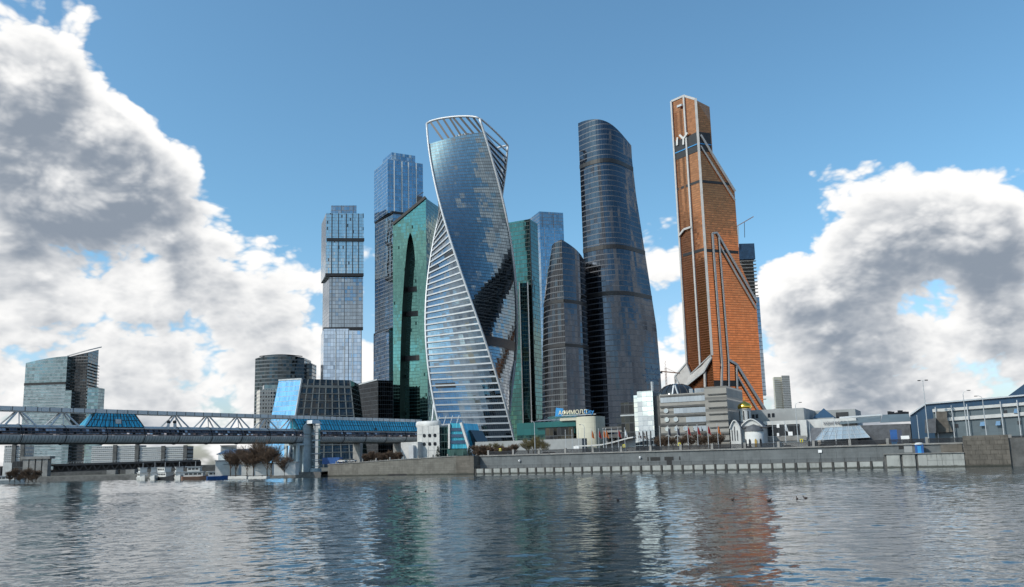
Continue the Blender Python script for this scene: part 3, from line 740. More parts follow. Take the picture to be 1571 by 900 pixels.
mb = MB(); mb.face([rl[0][0], (bkp.x, bkp.y, ZL), (bkp.x, bkp.y, zl_[-1]), rl[-1][0]]); mb.face([rr_[0][-1], rr_[-1][-1], (bkp.x, bkp.y, zl_[-1]), (bkp.x, bkp.y, ZL)]); mb.build('rear_face', 'glass_charcoal', st_)
mb = MB(); mb.face(rl[-1] + rr_[-1][1:] + [Vector((bkp.x, bkp.y, zl_[-1]))]); mb.build('roof', 'dark_metal', st_)
for py_ in (455, 523):
    ringband(st_, rl, at_y(860, py_+6, YS).z, 2.2, 'black_band', 'plant_floor'); ringband(st_, rr_, at_y(860, py_+6, YS).z, 2.2, 'black_band', 'plant_floor')

# ------------------------------------------------------------------ square towers
def XY(px, py, Y): p_ = at_y(px, py, Y); return (p_.x, p_.y)
def quad(l, f, r):              # back-left, near corner, right corner -> parallelogram footprint
    return [l, f, r, (l[0]+r[0]-f[0], l[1]+r[1]-f[1])]
def block(t, nm, mat, l, f, r, z0, z1):
    mb = MB(); mb.tower(quad(l, f, r), z0, z1); return mb.build(nm, mat, t)
Yp = 834.0
t1 = thing('stacked_tower', (at_y(528, 640, Yp).x, Yp+18, ZL), 'pale grey glass tower of shifted stacked blocks, leftmost of the tall towers', 'skyscraper')
z1, z2, z3 = at_y(520, 326, Yp).z, at_y(520, 421, Yp).z, at_y(520, 504, Yp).z
l, f, r = XY(493, 370, Yp+40), XY(500, 370, Yp), XY(558, 370, Yp+5)
block(t1, 'upper_block', 'glass_pale', l, f, r, z2, z1)
block(t1, 'roof_block', 'glass_mid', XY(507, 320, Yp+28), XY(508, 320, Yp+8), XY(547, 320, Yp+10), z1, at_y(520, 311, Yp).z)
l, f, r = XY(495, 460, Yp+40), XY(505, 460, Yp+2), XY(557, 460, Yp+6)
block(t1, 'middle_block', 'glass_mid', l, f, r, z3, z2)
l, f, r = XY(492, 560, Yp+40), XY(496, 560, Yp-2), XY(555, 560, Yp+4)
block(t1, 'lower_block', 'glass_low_blue', l, f, r, ZL, z3)
for zz, a in ((z2, (499, 421, 558)), (z3, (496, 504, 557)), (at_y(520, 367, Yp).z, (501, 367, 559))):
    A_, C_ = at_y(a[0], a[1], Yp-0.6), at_y(a[2], a[1], Yp+4.0)
    MB().beam(Vector((A_.x, A_.y, zz)), Vector((C_.x, C_.y, zz)), 0.8, 3.4 if zz != a else 2).build('dark_joint', 'black_band', t1)  # plain black strips across the tower front
for px_ in (509, 519, 531, 541, 550):
    a = at_y(px_, 380, Yp + (px_-500)/58*5 - 0.5); MB().beam((a.x, a.y, z2+1), (a.x, a.y, z1-0.5), .8, .8, up=(0, 1, 0)).build('facade_fin', 'dark_metal', t1)
for px_, mat_ in ((515, 0), (528, 0), (541, 0)):
    a = at_y(px_, 560, Yp + (px_-500)/58*5 - 2.6); MB().beam((a.x, a.y, ZL), (a.x, a.y, z3-3), 0.9, 0.7, up=(0, 1, 0)).build('facade_fin', 'grey_steel', t1)
Yt = 812.0
t2 = thing('stacked_tower', (at_y(610, 640, Yt).x, Yt+18, ZL), 'tallest blue glass tower of shifted stacked blocks with stepped flat roof', 'skyscraper')
zt1, zt2, zt3 = at_y(594, 244, Yt).z, at_y(600, 326, Yt).z, at_y(600, 505, Yt).z
block(t2, 'upper_block', 'glass_sky', XY(574, 290, Yt+34), XY(595, 290, Yt), XY(649, 290, Yt+16), zt2, zt1)
block(t2, 'roof_block', 'glass_sky', XY(587, 236, Yt+30), XY(601, 236, Yt+8), XY(637, 236, Yt+20), zt1, at_y(600, 229, Yt).z)
block(t2, 'middle_block', 'glass_mid', XY(575, 420, Yt+34), XY(603, 420, Yt-1), XY(650, 420, Yt+16), zt3, zt2)
block(t2, 'lower_block', 'glass_mid', XY(573, 570, Yt+34), XY(597, 570, Yt-2), XY(650, 570, Yt+16), ZL, zt3)
for zz, pa, pb, pc in ((zt2, 575, 602, 649), (zt3, 574, 599, 649)):
    A_, C_, E_ = at_y(pa, 400, Yt+34), at_y(pb, 400, Yt-1), at_y(pc, 400, Yt+15)
    mb = MB(); mb.beam((A_.x, A_.y-.5, zz), (C_.x, C_.y-.5, zz), 0.8, 2.4); mb.beam((C_.x, C_.y-.5, zz), (E_.x, E_.y-.5, zz), 0.8, 2.4); mb.build('dark_joint', 'black_band', t2)
for px_ in (605, 617, 627, 639):
    a = at_y(px_, 290, Yt + (px_-595)/54*16 - 0.4); MB().beam((a.x, a.y, zt2+1), (a.x, a.y, zt1-0.5), 1.0, 0.8, up=(0, 1, 0)).build('facade_fin', 'grey_steel', t2)
# teal tower with the tall lens-shaped slot
Y3 = 760.0
t3 = thing('teal_tower', (at_y(635, 640, Y3).x, Y3+25, ZL), 'teal glass tower with slanted roof and tall dark lens-shaped slot', 'skyscraper')
TL, TR = at_y(603, 480, Y3+10), at_y(655, 480, Y3)
nT = Vector((TR.y-TL.y, -(TR.x-TL.x), 0)).normalized()
def PT(px, py, off=0.0): return on_plane(px, py, TL, nT) + nT*off
Lc = [(613, 640), (613.5, 580), (615, 520), (617, 470), (620, 425), (623.5, 385), (626, 367), (629, 356)]
Rc_ = [(632, 362), (635, 378), (637, 400), (639, 430), (641, 470), (643, 520), (644, 580), (645, 640)]
ztl, ztr = PT(606, 345).z, PT(658, 303).z
def gl(p_): return Vector((p_.x, p_.y, ZL))
Lw = [gl(PT(*Lc[0]))] + [PT(*q_) for q_ in Lc[1:]]; Rw = [PT(*q_) for q_ in Rc_[:-1]] + [gl(PT(*Rc_[-1]))]
apex = Lw[-1]
mb = MB()
# left and right panels either side of the slot, meeting above its tip
tipz = apex.z
mid_top = Vector((apex.x, apex.y, ztl + (ztr-ztl)*((apex.x-TL.x)/(TR.x-TL.x))))
mb.face([Vector((TL.x, TL.y, ZL))] + Lw + [mid_top, Vector((TL.x, TL.y, ztl))])
mb.face(Rw[::-1][::-1][::-1] if False else [apex] + Rw + [Vector((TR.x, TR.y, ZL)), Vector((TR.x, TR.y, ztr)), mid_top])
mb.build('slotted_front', 'glass_teal', t3, fixn=True)
mb = MB(); dq = -nT*11.0
edge = Lw + Rw
for a, c in zip(edge, edge[1:]): mb.face([a, c, c+dq, a+dq])
mb.build('slot_reveal', 'black_band', t3)  # reveal made black: the shade inside the slot is in its colour
mb = MB(); mb.face([p_+dq for p_ in edge]); mb.build('slot_back_wall', 'glass_teal', t3, fixn=True)
for py_, pa, pb in ((478, 616, 643), (547, 614, 645), (440, 619, 641)):
    A_, C_ = PT(pa, py_+3, -10.4), PT(pb, py_-3, -10.4); zz = (A_.z+C_.z)/2
    MB().beam((A_.x, A_.y, zz), (C_.x, C_.y, zz), 1.0, 5.0).build('slot_bridge', 'black_band', t3)
TRb = TR - nT*52; TLb = TL - nT*52
TRb.x = at_y(680, 480, TRb.y).x
mb = MB(); mb.tower([(TR.x, TR.y), (TRb.x, TRb.y), (TLb.x, TLb.y), (TL.x, TL.y)], ZL, [ztr-0.05, ztr+4, ztl+4, ztl-0.05])
mb.f.pop(3) if False else None
# side, back and roof only (front is the slotted sheet)
del mb.f[[i for i, f_ in enumerate(mb.f) if all(abs((mb.v[k]-TL).dot(nT)) < 0.01 for k in f_)][0]]; mb.uv.pop()
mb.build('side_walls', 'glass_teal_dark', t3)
MB().beam(Vector((TL.x, TL.y, ztl+0.8)), Vector((TR.x, TR.y, ztr+0.8)), 2.5, 2.6).build('roof_edge', 'black_band', t3)
mb = MB(); mb.box((TR.x-7, TR.y+8, ztr-2), (5, 4, 6)); mb.beam((TR.x-9, TR.y+8, ztr+5), (TR.x-3, TR.y+6, ztr+8), .6, .6); mb.build('roof_plant', 'dark_metal', t3)
# low black block between
Yb = 735.0
tb = thing('black_glass_block', (at_y(575, 640, Yb).x, Yb+14, ZL), 'low black glass block between the stacked towers and the teal tower', 'building')
block(tb, 'glass_box', 'glass_dark', XY(549, 620, Yb+26), XY(580, 620, Yb), XY(603, 620, Yb+8), ZL, at_y(580, 583, Yb).z)
MB().beam(at_y(549, 590, Yb+26), at_y(579, 582, Yb-0.3), 0.8, 1.2).build('parapet', 'grey_steel', tb)
# dark green twin-plane tower
Yg = 700.0
tg = thing('dark_green_tower', (at_y(800, 640, Yg).x, Yg+16, ZL), 'dark green glass tower rising right behind the twisted tower', 'skyscraper')
zg = at_y(800, 336, Yg).z
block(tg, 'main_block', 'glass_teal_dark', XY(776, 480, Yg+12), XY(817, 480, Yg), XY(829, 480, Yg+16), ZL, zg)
a, c = at_y(799, 520, Yg-4), at_y(812, 520, Yg-5)
mb = MB(); mb.tower([(a.x, a.y), (c.x, c.y), (c.x+1, c.y+6), (a.x+1, a.y+6)], ZL, at_y(800, 434, Yg-4).z); mb.build('projecting_bay', 'glass_teal_dark', tg)
for q_ in (a, c): MB().beam((q_.x, q_.y-.4, ZL), (q_.x, q_.y-.4, at_y(800, 433, Yg-4).z), 0.9, 0.9, up=(0, 1, 0)).build('bay_edge', 'grey_steel', tg)
for px_ in (781, 817):
    q_ = at_y(px_, 480, Yg + (12 if px_ < 800 else 0) - .5); MB().beam((q_.x, q_.y, ZL), (q_.x, q_.y, zg), 0.8, 0.8, up=(0, 1, 0)).build('facade_fin', 'dark_metal', tg)
# pale blue tower behind
Yo = 900.0
to_ = thing('blue_glass_tower', (at_y(840, 640, Yo).x, Yo+20, ZL), 'light blue glass tower with dark top storeys behind the dark green tower', 'skyscraper')
zo, zo2 = at_y(828, 324, Yo).z, at_y(828, 348, Yo).z
lo, fo, ro = XY(813, 440, Yo+34), XY(831, 440, Yo), XY(868, 440, Yo+8)
block(to_, 'shaft', 'glass_sky', lo, fo, ro, ZL, zo2)
block(to_, 'top_storeys', 'glass_mid', lo, fo, ro, zo2, zo)
# ------------------------------------------------------------------ embankment on the right
WALLD = 4.6
S1355 = spos(1357, 0, 715); S1480 = spos(1481, 0, 712); SEND = 420.0
ZQ = zpx(1000, 713.6, 0.0)
ZCAP = 7.75
# sloping stone wall to the left of the two-tier quay
ws = thing('stone_quay_wall', bs(sA/2, 0.4, 0), 'weathered brownish stone quay wall sloping down towards the footbridge pier', 'wall')
s_ = [sA, sA*0.62, sA*0.45, sA*0.08]; zz = [5.4, 6.3, 6.8, 7.55]
for i in range(3):
    a, c = bs(s_[i]+(0.02 if i else 0), 0, -1), bs(s_[i+1]-0.02, 0, -1); up0 = Vector((0, 0, zz[i]+1)); up1 = Vector((0, 0, zz[i+1]+1))
    e_ = BN*0.8 + BN*(0.25*(i % 2))
    mb = MB(); mb.face([a, c, c+up1, a+up0]); mb.face([c+e_, a+e_, a+e_+up0, c+e_+up1]); mb.face([a+up0, c+up1, c+e_+up1, a+e_+up0]); mb.face([c, c+e_, c+e_+up1, c+up1]); mb.face([a+e_, a, a+up0, a+e_+up0])
    mb.build('wall_section', 'quay_stone', ws)
    MB().beam(a+up0+BN*0.3+Vector((0, 0, .15)), c+up1+BN*0.3+Vector((0, 0, .15)), 1.1, 0.3).build('coping', 'concrete', ws)
mb = MB(); pA, pB = bs(sA*0.08, -0.5, 0), bs(2.5, -0.5, 0)
mb.tower([(pA.x, pA.y), (pB.x, pB.y), ((pB+BN*6).x, (pB+BN*6).y), ((pA+BN*6).x, (pA+BN*6).y)], -1, 7.7); mb.build('wall_pier', 'quay_brown', ws)
a, c = bs(sA*0.55, -0.06, 0.0), bs(sA*0.42, -0.06, 0.0); mb = MB(); mb.prism([a, c, c+Vector((0, 0, .7)), a+Vector((0, 0, .7))], BN*0.1); mb.build('drain_opening', 'black_band', ws)
for i in range(9):
    q_ = bs(sA*(0.95-0.1*i), 1.4, 0); k = (0.95-0.1*i); z_ = 7.5-2.1*k*k
    MB().box((q_.x, q_.y, z_-.3), (0.5, 0.5, 1.5), math.atan2(BE.y, BE.x)).build('railing_post', 'concrete', ws)

lq = thing('lower_quay', bs(S1355/2, 2, 0), 'low promenade of pale concrete panels between dark piles at the waterline', 'quay')
a, c = bs(2.5, 0.35, 0), bs(S1355, 0.35, 0)
mb = MB(); mb.tower([(a.x, a.y), (c.x, c.y), ((c+BN*4.2).x, (c+BN*4.2).y), ((a+BN*4.2).x, (a+BN*4.2).y)], -1, ZQ); mb.build('promenade_slab', 'concrete_dark', lq)
npan = int((S1355-3)/3.95); step = (S1355-3)/npan
random.seed(3)
for i in range(npan):
    s0 = 3+i*step; wv = random.uniform(-.25, .25); hh_ = ZQ - random.choice((0.12, .15, .3, .2, .15)); dz = random.uniform(-.05, .05)
    a, c = bs(s0+0.45, 0.05+dz, -0.6), bs(s0+step-0.45+wv*0.4, 0.05+dz, -0.6); up_ = Vector((0, 0, hh_+0.6))
    mb = MB(); mb.prism([a, c, c+up_, a+up_], BN*0.3); mb.build('quay_panel', 'panel_white', lq, fixn=True)
    q_ = bs(s0, 0.0, 0); mb = MB(); mb.box((q_.x, q_.y, -1), (0.62, 0.4, ZQ+1.05), math.atan2(BE.y, BE.x)); mb.build('pile', 'wet_pile', lq)
lr = thing('quay_railing', bs(S1355/2, 0.4, ZQ), 'thin dark railing along the lower promenade', 'railing')
n_ = int(S1355/4.0); mb = MB()
for i in range(n_+1):
    q_ = bs(1+i*(S1355-1)/n_, 0.6, ZQ); MB().box((q_.x, q_.y, ZQ), (0.10, 0.10, 1.25)).build('railing_post', 'dark_metal', lr)
for z_ in (0.45, 0.85, 1.2): mb.beam(bs(1, 0.6, ZQ+z_), bs(S1355, 0.6, ZQ+z_), 0.06, 0.07)
mb.build('rail', 'dark_metal', lr)

uw = thing('embankment_wall', bs(120, WALLD, 0), 'long grey granite embankment wall above the lower promenade', 'wall')
nsec = 14
for i in range(nsec):
    s0, s1 = 2.6+(S1480-2.6)*i/nsec+.02, 2.6+(S1480-2.6)*(i+1)/nsec-.02
    a, c = bs(s0, WALLD, -0.5), bs(s1, WALLD, -0.5); mb = MB(); up_ = Vector((0, 0, 7.3+0.5)); mb.prism([a, c, c+up_, a+up_], BN*1.0); mb.build('wall_section', 'quay_granite', uw, fixn=True)
    MB().beam(bs(s0, WALLD+0.35, ZCAP-0.22), bs(s1, WALLD+0.35, ZCAP-0.22), 1.5, 0.45).build('coping', 'concrete', uw)
def wallpatch(px0, px1, py0, py1, nm, mat, d, par, out_=0.06, dep=0.1):
    A_, C_ = bk(px0, py1, d), bk(px1, py1, d); zt, zb_ = bk((px0+px1)/2, py0, d).z, bk((px0+px1)/2, py1, d).z
    A_.z = C_.z = zb_; up_ = Vector((0, 0, zt-zb_)); e_ = -BN*out_
    mb = MB(); mb.prism([A_+e_, C_+e_, C_+up_+e_, A_+up_+e_], BN*dep); return mb.build(nm, mat, par, fixn=True)
wallpatch(998, 1013, 701, 706.5, 'dark_opening', 'black_band', WALLD, uw); wallpatch(1019.5, 1033.5, 700.5, 706, 'dark_opening', 'black_band', WALLD, uw)
wallpatch(1023, 1031, 706, 713, 'stair_opening', 'black_band', WALLD, uw); wallpatch(993.5, 995.2, 701, 707, 'dark_slot', 'black_band', WALLD, uw); wallpatch(1042, 1044, 700, 705.5, 'dark_slot', 'black_band', WALLD, uw)
wallpatch(1379, 1387, 681, 689, 'dark_door', 'black_band', WALLD, uw)
wallpatch(1387.5, 1400, 680, 694, 'pale_panel', 'grey_wall', WALLD, uw)

# taller block quay and brown wall at the far right
bq = thing('block_quay', bs((S1355+S1480)/2, 2, 0), 'raised quay of large whitewashed concrete blocks with dark gaps', 'quay')
ZB = zpx(1400, 696, 0.0)
a, c = bs(S1355, 0.5, 0), bs(S1480, 0.5, 0)
mb = MB(); mb.tower([(a.x, a.y), (c.x, c.y), ((c+BN*4.0).x, (c+BN*4.0).y), ((a+BN*4.0).x, (a+BN*4.0).y)], -1, ZB-0.1); mb.build('quay_core', 'concrete_dark', bq)
pxs = [1357, 1381.5, 1405, 1423, 1438, 1446, 1463, 1480.5]
for i, (p0, p1) in enumerate(zip(pxs, pxs[1:])):
    s0, s1 = spos(p0, 0, 710), spos(p1, 0, 710)
    for z0_, z1_ in (((-0.6, ZB*0.5-.03), (ZB*0.5+.03, ZB)) if i > 2 else ((-0.6, ZB),)):
        g0 = 0.75 if i < 3 else 0.04
        a, c = bs(s0+g0, random.uniform(0, .15), z0_), bs(s1-0.04, random.uniform(0, .1), z0_); up_ = Vector((0, 0, z1_-z0_))
        mb = MB(); mb.prism([a, c, c+up_, a+up_], BN*0.6); mb.build('concrete_block', 'panel_white', bq, fixn=True)
MB().beam(bs(S1355, 0.5, ZB+0.1), bs(S1480, 0.5, ZB+0.1), 1.6, 0.22).build('coping', 'concrete', bq)
bw = thing('brown_quay_wall', bs(S1480+30, 1, 0), 'tall brown masonry quay wall at the right edge', 'wall')
random.seed(5)
def wallblocks(s0, s1, d, ztop, rows, cols, par):
    hrow = (ztop+0.8)/rows
    for r_ in range(rows):
        off = 0.5*(r_ % 2); w_ = (s1-s0)/cols
        for k in range(cols+1):
            x0 = max(s0, s0+(k-off)*w_); x1 = min(s1, s0+(k+1-off)*w_)
            if x1-x0 < 0.2: continue
            dd = d - random.uniform(0, .12); a, c = bs(x0+.03, dd, -0.8+r_*hrow), bs(x1-.03, dd, -0.8+r_*hrow); up_ = Vector((0, 0, hrow-.05))
            mb = MB(); mb.prism([a, c, c+up_, a+up_], BN*0.5); mb.build('stone_block', 'quay_brown', par, fixn=True)
ztw = zpx(1520, 667, 0.5)
S1550 = spos(1549, 0.5, 690)
wallblocks(S1480, S1550, 0.3, ztw, 7, 6, bw); wallblocks(S1550, S1550+40, 1.6, ztw-1.0, 7, 9, bw)
a, c = bs(S1480, 0.75, 0), bs(SEND, 2.0, 0)
mb = MB(); mb.tower([(a.x, a.y), (c.x, c.y), ((c+BN*3).x, (c+BN*3).y), ((a+BN*3).x, (a+BN*3).y)], -1, ztw-1.2); mb.build('wall_core', 'concrete_dark', bw)
a, c = bs(S1355+17, 3.2, 0), bs(S1480-0.3, 3.2, 0); mb = MB(); mb.prism([Vector((a.x, a.y, ZB)), Vector((c.x, c.y, ZB)), Vector((c.x, c.y, 7.2)), Vector((a.x, a.y, 7.2))], BN*1.2); mb.build('return_wall', 'quay_brown', bw, fixn=True)

# stone posts and dark railing on top of the long wall
ur = thing('embankment_railing', bs(120, WALLD+.5, ZCAP), 'dark street railing with stone posts on top of the granite wall', 'railing')
sp0, sp1 = spos(787, WALLD, 695), spos(1303, WALLD, 672); stp = (sp1-sp0)/11
s0 = sp0-5*stp
posts = [s0+i*stp for i in range(0, 40) if 3 < s0+i*stp < SEND-60]
for sv in posts:
    q_ = bs(sv, WALLD+0.4, 0); MB().box((q_.x, q_.y, ZCAP), (0.85, 0.7, 2.0), math.atan2(BE.y, BE.x)).build('stone_post', 'concrete', ur)
for a_, c_ in zip(posts, posts[1:]):
    mb = MB()
    for z_, h_ in ((0.15, .2), (0.62, .14), (1.05, .14), (1.45, .22)): mb.beam(bs(a_+.43, WALLD+.4, ZCAP+z_), bs(c_-.43, WALLD+.4, ZCAP+z_), 0.14, h_)
    k = int(stp/0.36)
    for i in range(k):
        q_ = bs(a_+.5+i*(stp-1)/k, WALLD+.4, 0); mb.box((q_.x, q_.y, ZCAP+.15), (0.17, 0.15, 1.3))
    mb.build('railing_panel', 'dark_metal', ur)

# ------------------------------------------------------------------ footbridge
BL, BR_ = at_y(0, 667, 282), at_y(640, 669.5, 460)
AD = (BR_-BL); AD.z = 0; BLEN = AD.length; AD.normalize(); AN = Vector((AD.y, -AD.x, 0))
if AN.y > 0: AN = -AN
ZT = 19.0; RT = 3.55; ZBM = 27.7
def br(s, side, z): v_ = Vector((BL.x, BL.y, 0)) + AD*s + AN*side; return Vector((v_.x, v_.y, z))
def brs(px, py, side=0.0):
    q_ = on_plane(px, py, Vector((BL.x, BL.y, 0))+AN*side, AN); return (q_-Vector((BL.x, BL.y, 0))).dot(AD)
SP = brs(472, 665, 3.0); S0 = -70.0
fb = thing('covered_footbridge', br(80, 0, 0), 'two-level covered footbridge with tubular glazed deck and inverted V struts', 'bridge')
def tubeseg(s0, s1):
    def strip_(a0, a1, nm, mat, n=5, rr=RT):
        rows = []; ns = max(2, int((s1-s0)/6))
        for i in range(n+1):
            ph = math.radians(a0+(a1-a0)*i/n); rows.append([br(s0+(s1-s0)*k/ns, rr*1.15*math.cos(ph), ZT+rr*math.sin(ph)) for k in range(ns+1)])
        MB().loft(rows).build(nm, mat, fb, smooth=True)
    strip_(-55, -6, 'ribbed_cladding', 'tube_ribs'); strip_(-5, 42, 'glazing_strip', 'tube_windows', 5, RT*0.985); strip_(43, 138, 'top_cover', 'grey_steel', 8)
    strip_(139, 186, 'glazing_strip', 'tube_windows', 5, RT*0.985); strip_(187, 235, 'ribbed_cladding', 'tube_ribs'); strip_(236, 304, 'underside', 'concrete_dark', 6)
    for s_e in (s0, s1):
        mb = MB(); mb.face([br(s_e, RT*1.14*math.cos(2*math.pi*k/24), ZT+RT*.99*math.sin(2*math.pi*k/24)) for k in range(24)]); mb.build('end_bulkhead', 'dark_metal', fb)
tubeseg(S0, SP-3.0); tubeseg(SP+2.8, BLEN-1)
for a0 in (-6, 42):
    ph = math.radians(a0); q0_, q1_ = br(S0, RT*1.17*math.cos(ph), ZT+RT*1.02*math.sin(ph)), br(BLEN-1, RT*1.17*math.cos(ph), ZT+RT*1.02*math.sin(ph)); MB().beam(q0_, q1_, .18, .22).build('handrail_strip', 'grey_steel', fb)
MB().beam(br(S0, RT*1.17, ZT+0.9), br(BLEN-1, RT*1.17, ZT+0.9), .12, .16).build('handrail_strip', 'dark_metal', fb)
ap0, ap1 = brs(28, 634), brs(447, 645); asp = (ap1-ap0)/8
pav0, pav1, pt0, pt1 = brs(131, 653, 2.5), brs(220, 653, 2.5), brs(147, 634, 2), brs(208, 634, 2)
gal0, gal1 = brs(459, 655, 3), BLEN+1
for i in range(-2, 9):
    sa = ap0+asp*i
    if pav0-4 < sa < pav1+4: continue
    for side in (-1, 1):
        for ds in (-1, 1): MB().tube([br(sa+ds*0.7, side*0.8, ZBM-0.8), br(sa+ds*5.2, side*2.4, ZT+RT*0.85)], 0.34, 6).build('strut', 'white_steel', fb)
    MB().tube([br(sa, 0.5, ZBM-0.8), br(sa, 1.2, ZT+RT*0.9)], 0.2, 6).build('strut', 'grey_steel', fb)
for i in range(-2, 16):
    sa = ap0+asp*i
    if sa > BLEN-4 or abs(sa-SP) < 3.4: continue
    mb = MB(); pts = [br(sa, RT*1.19*math.cos(2*math.pi*k/24), ZT+RT*1.03*math.sin(2*math.pi*k/24)) for k in range(25)]; mb.tube(pts, 0.14, 5); mb.build('seam_ring', 'dark_metal', fb)
nb_ = 28
for i in range(nb_):
    a_, c_ = S0+(BLEN+2-S0)*i/nb_, S0+(BLEN+2-S0)*(i+1)/nb_
    MB().beam(br(a_+.06, 0, ZBM+0.25), br(c_-.06, 0, ZBM+0.25), 3.4, 1.5).build('roof_beam', 'beam_panels', fb)
MB().beam(br(S0, 0, ZBM-.65), br(BLEN+2, 0, ZBM-.65), 2.2, 0.35).build('beam_soffit', 'grey_steel', fb)
# cyan glass pavilion and gallery
zg0, zg1 = ZT+RT*0.86, ZBM-0.52
def glasshall(a0, a1, b0, b1, nm):
    mb = MB(); lo_ = 3.1; hi_ = 1.5
    for sd_ in (1, -1):
        n = 14; rows = []
        for k in range(2):
            row = []
            for j in range(n+1):
                u = j/n; row.append(br((a0+(a1-a0)*u) if k == 0 else (b0+(b1-b0)*u), sd_*(lo_ if k == 0 else hi_), zg0 if k == 0 else zg1))
            rows.append(row if sd_ > 0 else row[::-1])
        mb.loft(rows)
    for s0_, s1_ in ((a0, b0), (a1, b1)): mb.face([br(s0_, lo_, zg0), br(s1_, hi_, zg1), br(s1_, -hi_, zg1), br(s0_, -lo_, zg0)])
    o_ = mb.build(nm, 'cyan_glass', fb)
    m2 = MB()
    for s0_, s1_ in ((a0, b0), (a1, b1)): m2.beam(br(s0_, lo_+.1, zg0), br(s1_, hi_+.1, zg1), .3, .3)
    m2.beam(br((a0+b0)/2, (lo_+hi_)/2+.1, (zg0+zg1)/2), br((a1+b1)/2, (lo_+hi_)/2+.1, (zg0+zg1)/2), .16, .16); nbar = int(abs(a1-a0)/1.7)
    for k in range(1, nbar):
        u = k/nbar; m2.beam(br(a0+(a1-a0)*u, lo_+.06, zg0), br(b0+(b1-b0)*u, hi_+.06, zg1), .22, .16)
    m2.build('glazing_frame', 'dark_metal', o_)
    return o_
pv = glasshall(pav0, pav1, pt0, pt1, 'glass_pavilion'); gy = glasshall(gal0, gal1, brs(452, 642, 2), gal1, 'glass_gallery')
sm = (pav0+pav1)/2+1; mb = MB(); mb.prism([br(sm-1.1, 2.75, zg0+1.2), br(sm+1.1, 2.75, zg0+1.2), br(sm+1.1, 2.5, zg0+2.9), br(sm-1.1, 2.5, zg0+2.9)], AN*0.25); mb.build('open_hatch', 'white_wall', pv)
mb = MB(); sm = brs(576, 655, 2.5); mb.prism([br(sm-.7, 2.95, zg0+.3), br(sm+.7, 2.95, zg0+.3), br(sm+.7, 2.75, zg0+1.5), br(sm-.7, 2.75, zg0+1.5)], AN*0.25); mb.build('open_hatch', 'black_band', gy)
for px_ in (258.5, 268):
    sv = brs(px_, 648, 2.4); mb = MB(); q_ = br(sv, 2.4, ZT+RT*.6); mb.tube([q_, q_+Vector((0, 0, 2.9))], 0.5, 10); mb.build('vent_stack', 'white_steel', fb)
    mb = MB(); mb.lathe(q_+Vector((0, 0, 2.7)), [(0.55, 0), (0.75, .4), (0.7, .9), (0.3, 1.2)], 12); mb.build('vent_cowl', 'dark_metal', fb)
# pier with lift tower
pr = thing('bridge_pier', br(SP, 0, 0), 'pale angular bridge pier with glazed lift shaft standing at the water', 'pier')
mb = MB(); mb.prism([br(SP-3.2, 3.9, 0.4), br(SP+1.6, 3.9, 0.4), br(SP+3.0, 3.9, ZT+RT+3.2), br(SP-0.6, 3.9, ZT+RT+3.2), br(SP-3.0, 3.9, ZT+RT+1.0), br(SP-3.0, 3.9, ZT-3)], -AN*0.9); mb.build('pier_blade', 'pier_paint', pr, fixn=True)
mb = MB(); mb.prism([br(SP-3.2, -3.0, 0.4), br(SP+1.6, -3.0, 0.4), br(SP+3.0, -3.0, ZT+RT+3.2), br(SP-0.6, -3.0, ZT+RT+3.2), br(SP-3.0, -3.0, ZT-3)], -AN*0.9); mb.build('pier_blade', 'pier_paint', pr, fixn=True)
for sd_ in (4.6, -3.6):
    mb = MB(); q_ = br(SP-6.2, sd_-1.2, 0.4); mb.box(q_, (0.9, 1.6, ZT-RT-0.2), math.atan2(AD.y, AD.x)); mb.build('pier_leg', 'pier_paint', pr)
mb = MB(); mb.prism([br(SP-6.6, 4.2, ZT-RT-.8), br(SP+2.6, 4.2, ZT-RT-.8), br(SP+2.6, 4.2, ZT-RT+.1), br(SP-6.6, 4.2, ZT-RT+.1)], -AN*8.2); mb.build('pier_crosshead', 'pier_paint', pr, fixn=True)
lt = br(SP+2.6, 6.0, 0)
ltz = ZT+RT+2.2
mb = MB(); mb.lathe((lt.x, lt.y, 3.8), [(1.9, 0), (1.9, ltz-3.8)], 8); mb.build('lift_shaft', 'glass_pale', pr)
for i in range(6):
    mb = MB(); mb.lathe((lt.x, lt.y, 4.6+i*3.0), [(1.9, 0), (2.25, 0.02), (2.25, .3), (1.9, .32)], 8); mb.build('shaft_ledge', 'pier_paint', pr)
mb = MB(); mb.prism([br(SP-1.5, 7.6, ltz), br(SP+4.8, 7.6, ltz), br(SP+3.6, 6.6, ltz+1.7), br(SP-0.4, 6.6, ltz+1.7)], -AN*4.4); mb.build('lift_hood', 'grey_steel', pr, fixn=True)
mb = MB(); mb.lathe((lt.x, lt.y, 0.6), [(2.7, 0), (2.7, 3.2)], 16); mb.build('lift_base', 'pier_paint', pr)
mb = MB(); q_ = br(SP+1.5, 4.5, -0.8); mb.box(q_, (14, 9, 1.4), math.atan2(AD.y, AD.x)); mb.build('pier_plinth', 'concrete', pr)
mb = MB(); q_ = br(SP+5.2, 9.8, 0.05); mb.box((q_.x, q_.y, 0.05), (13, 2.2, 1.0), math.atan2(BE.y, BE.x)); mb.build('white_fender', 'white_wall', pr)
# far-side supports below the gallery
for sv in (SP+36, SP+66):
    if sv < BLEN-8:
        o_ = MB(); q_ = br(sv, 0, 5.5); o_.box(q_, (2.0, 5.0, ZT-RT-5.2), math.atan2(AD.y, AD.x)); o_.build('support_column', 'concrete', fb)

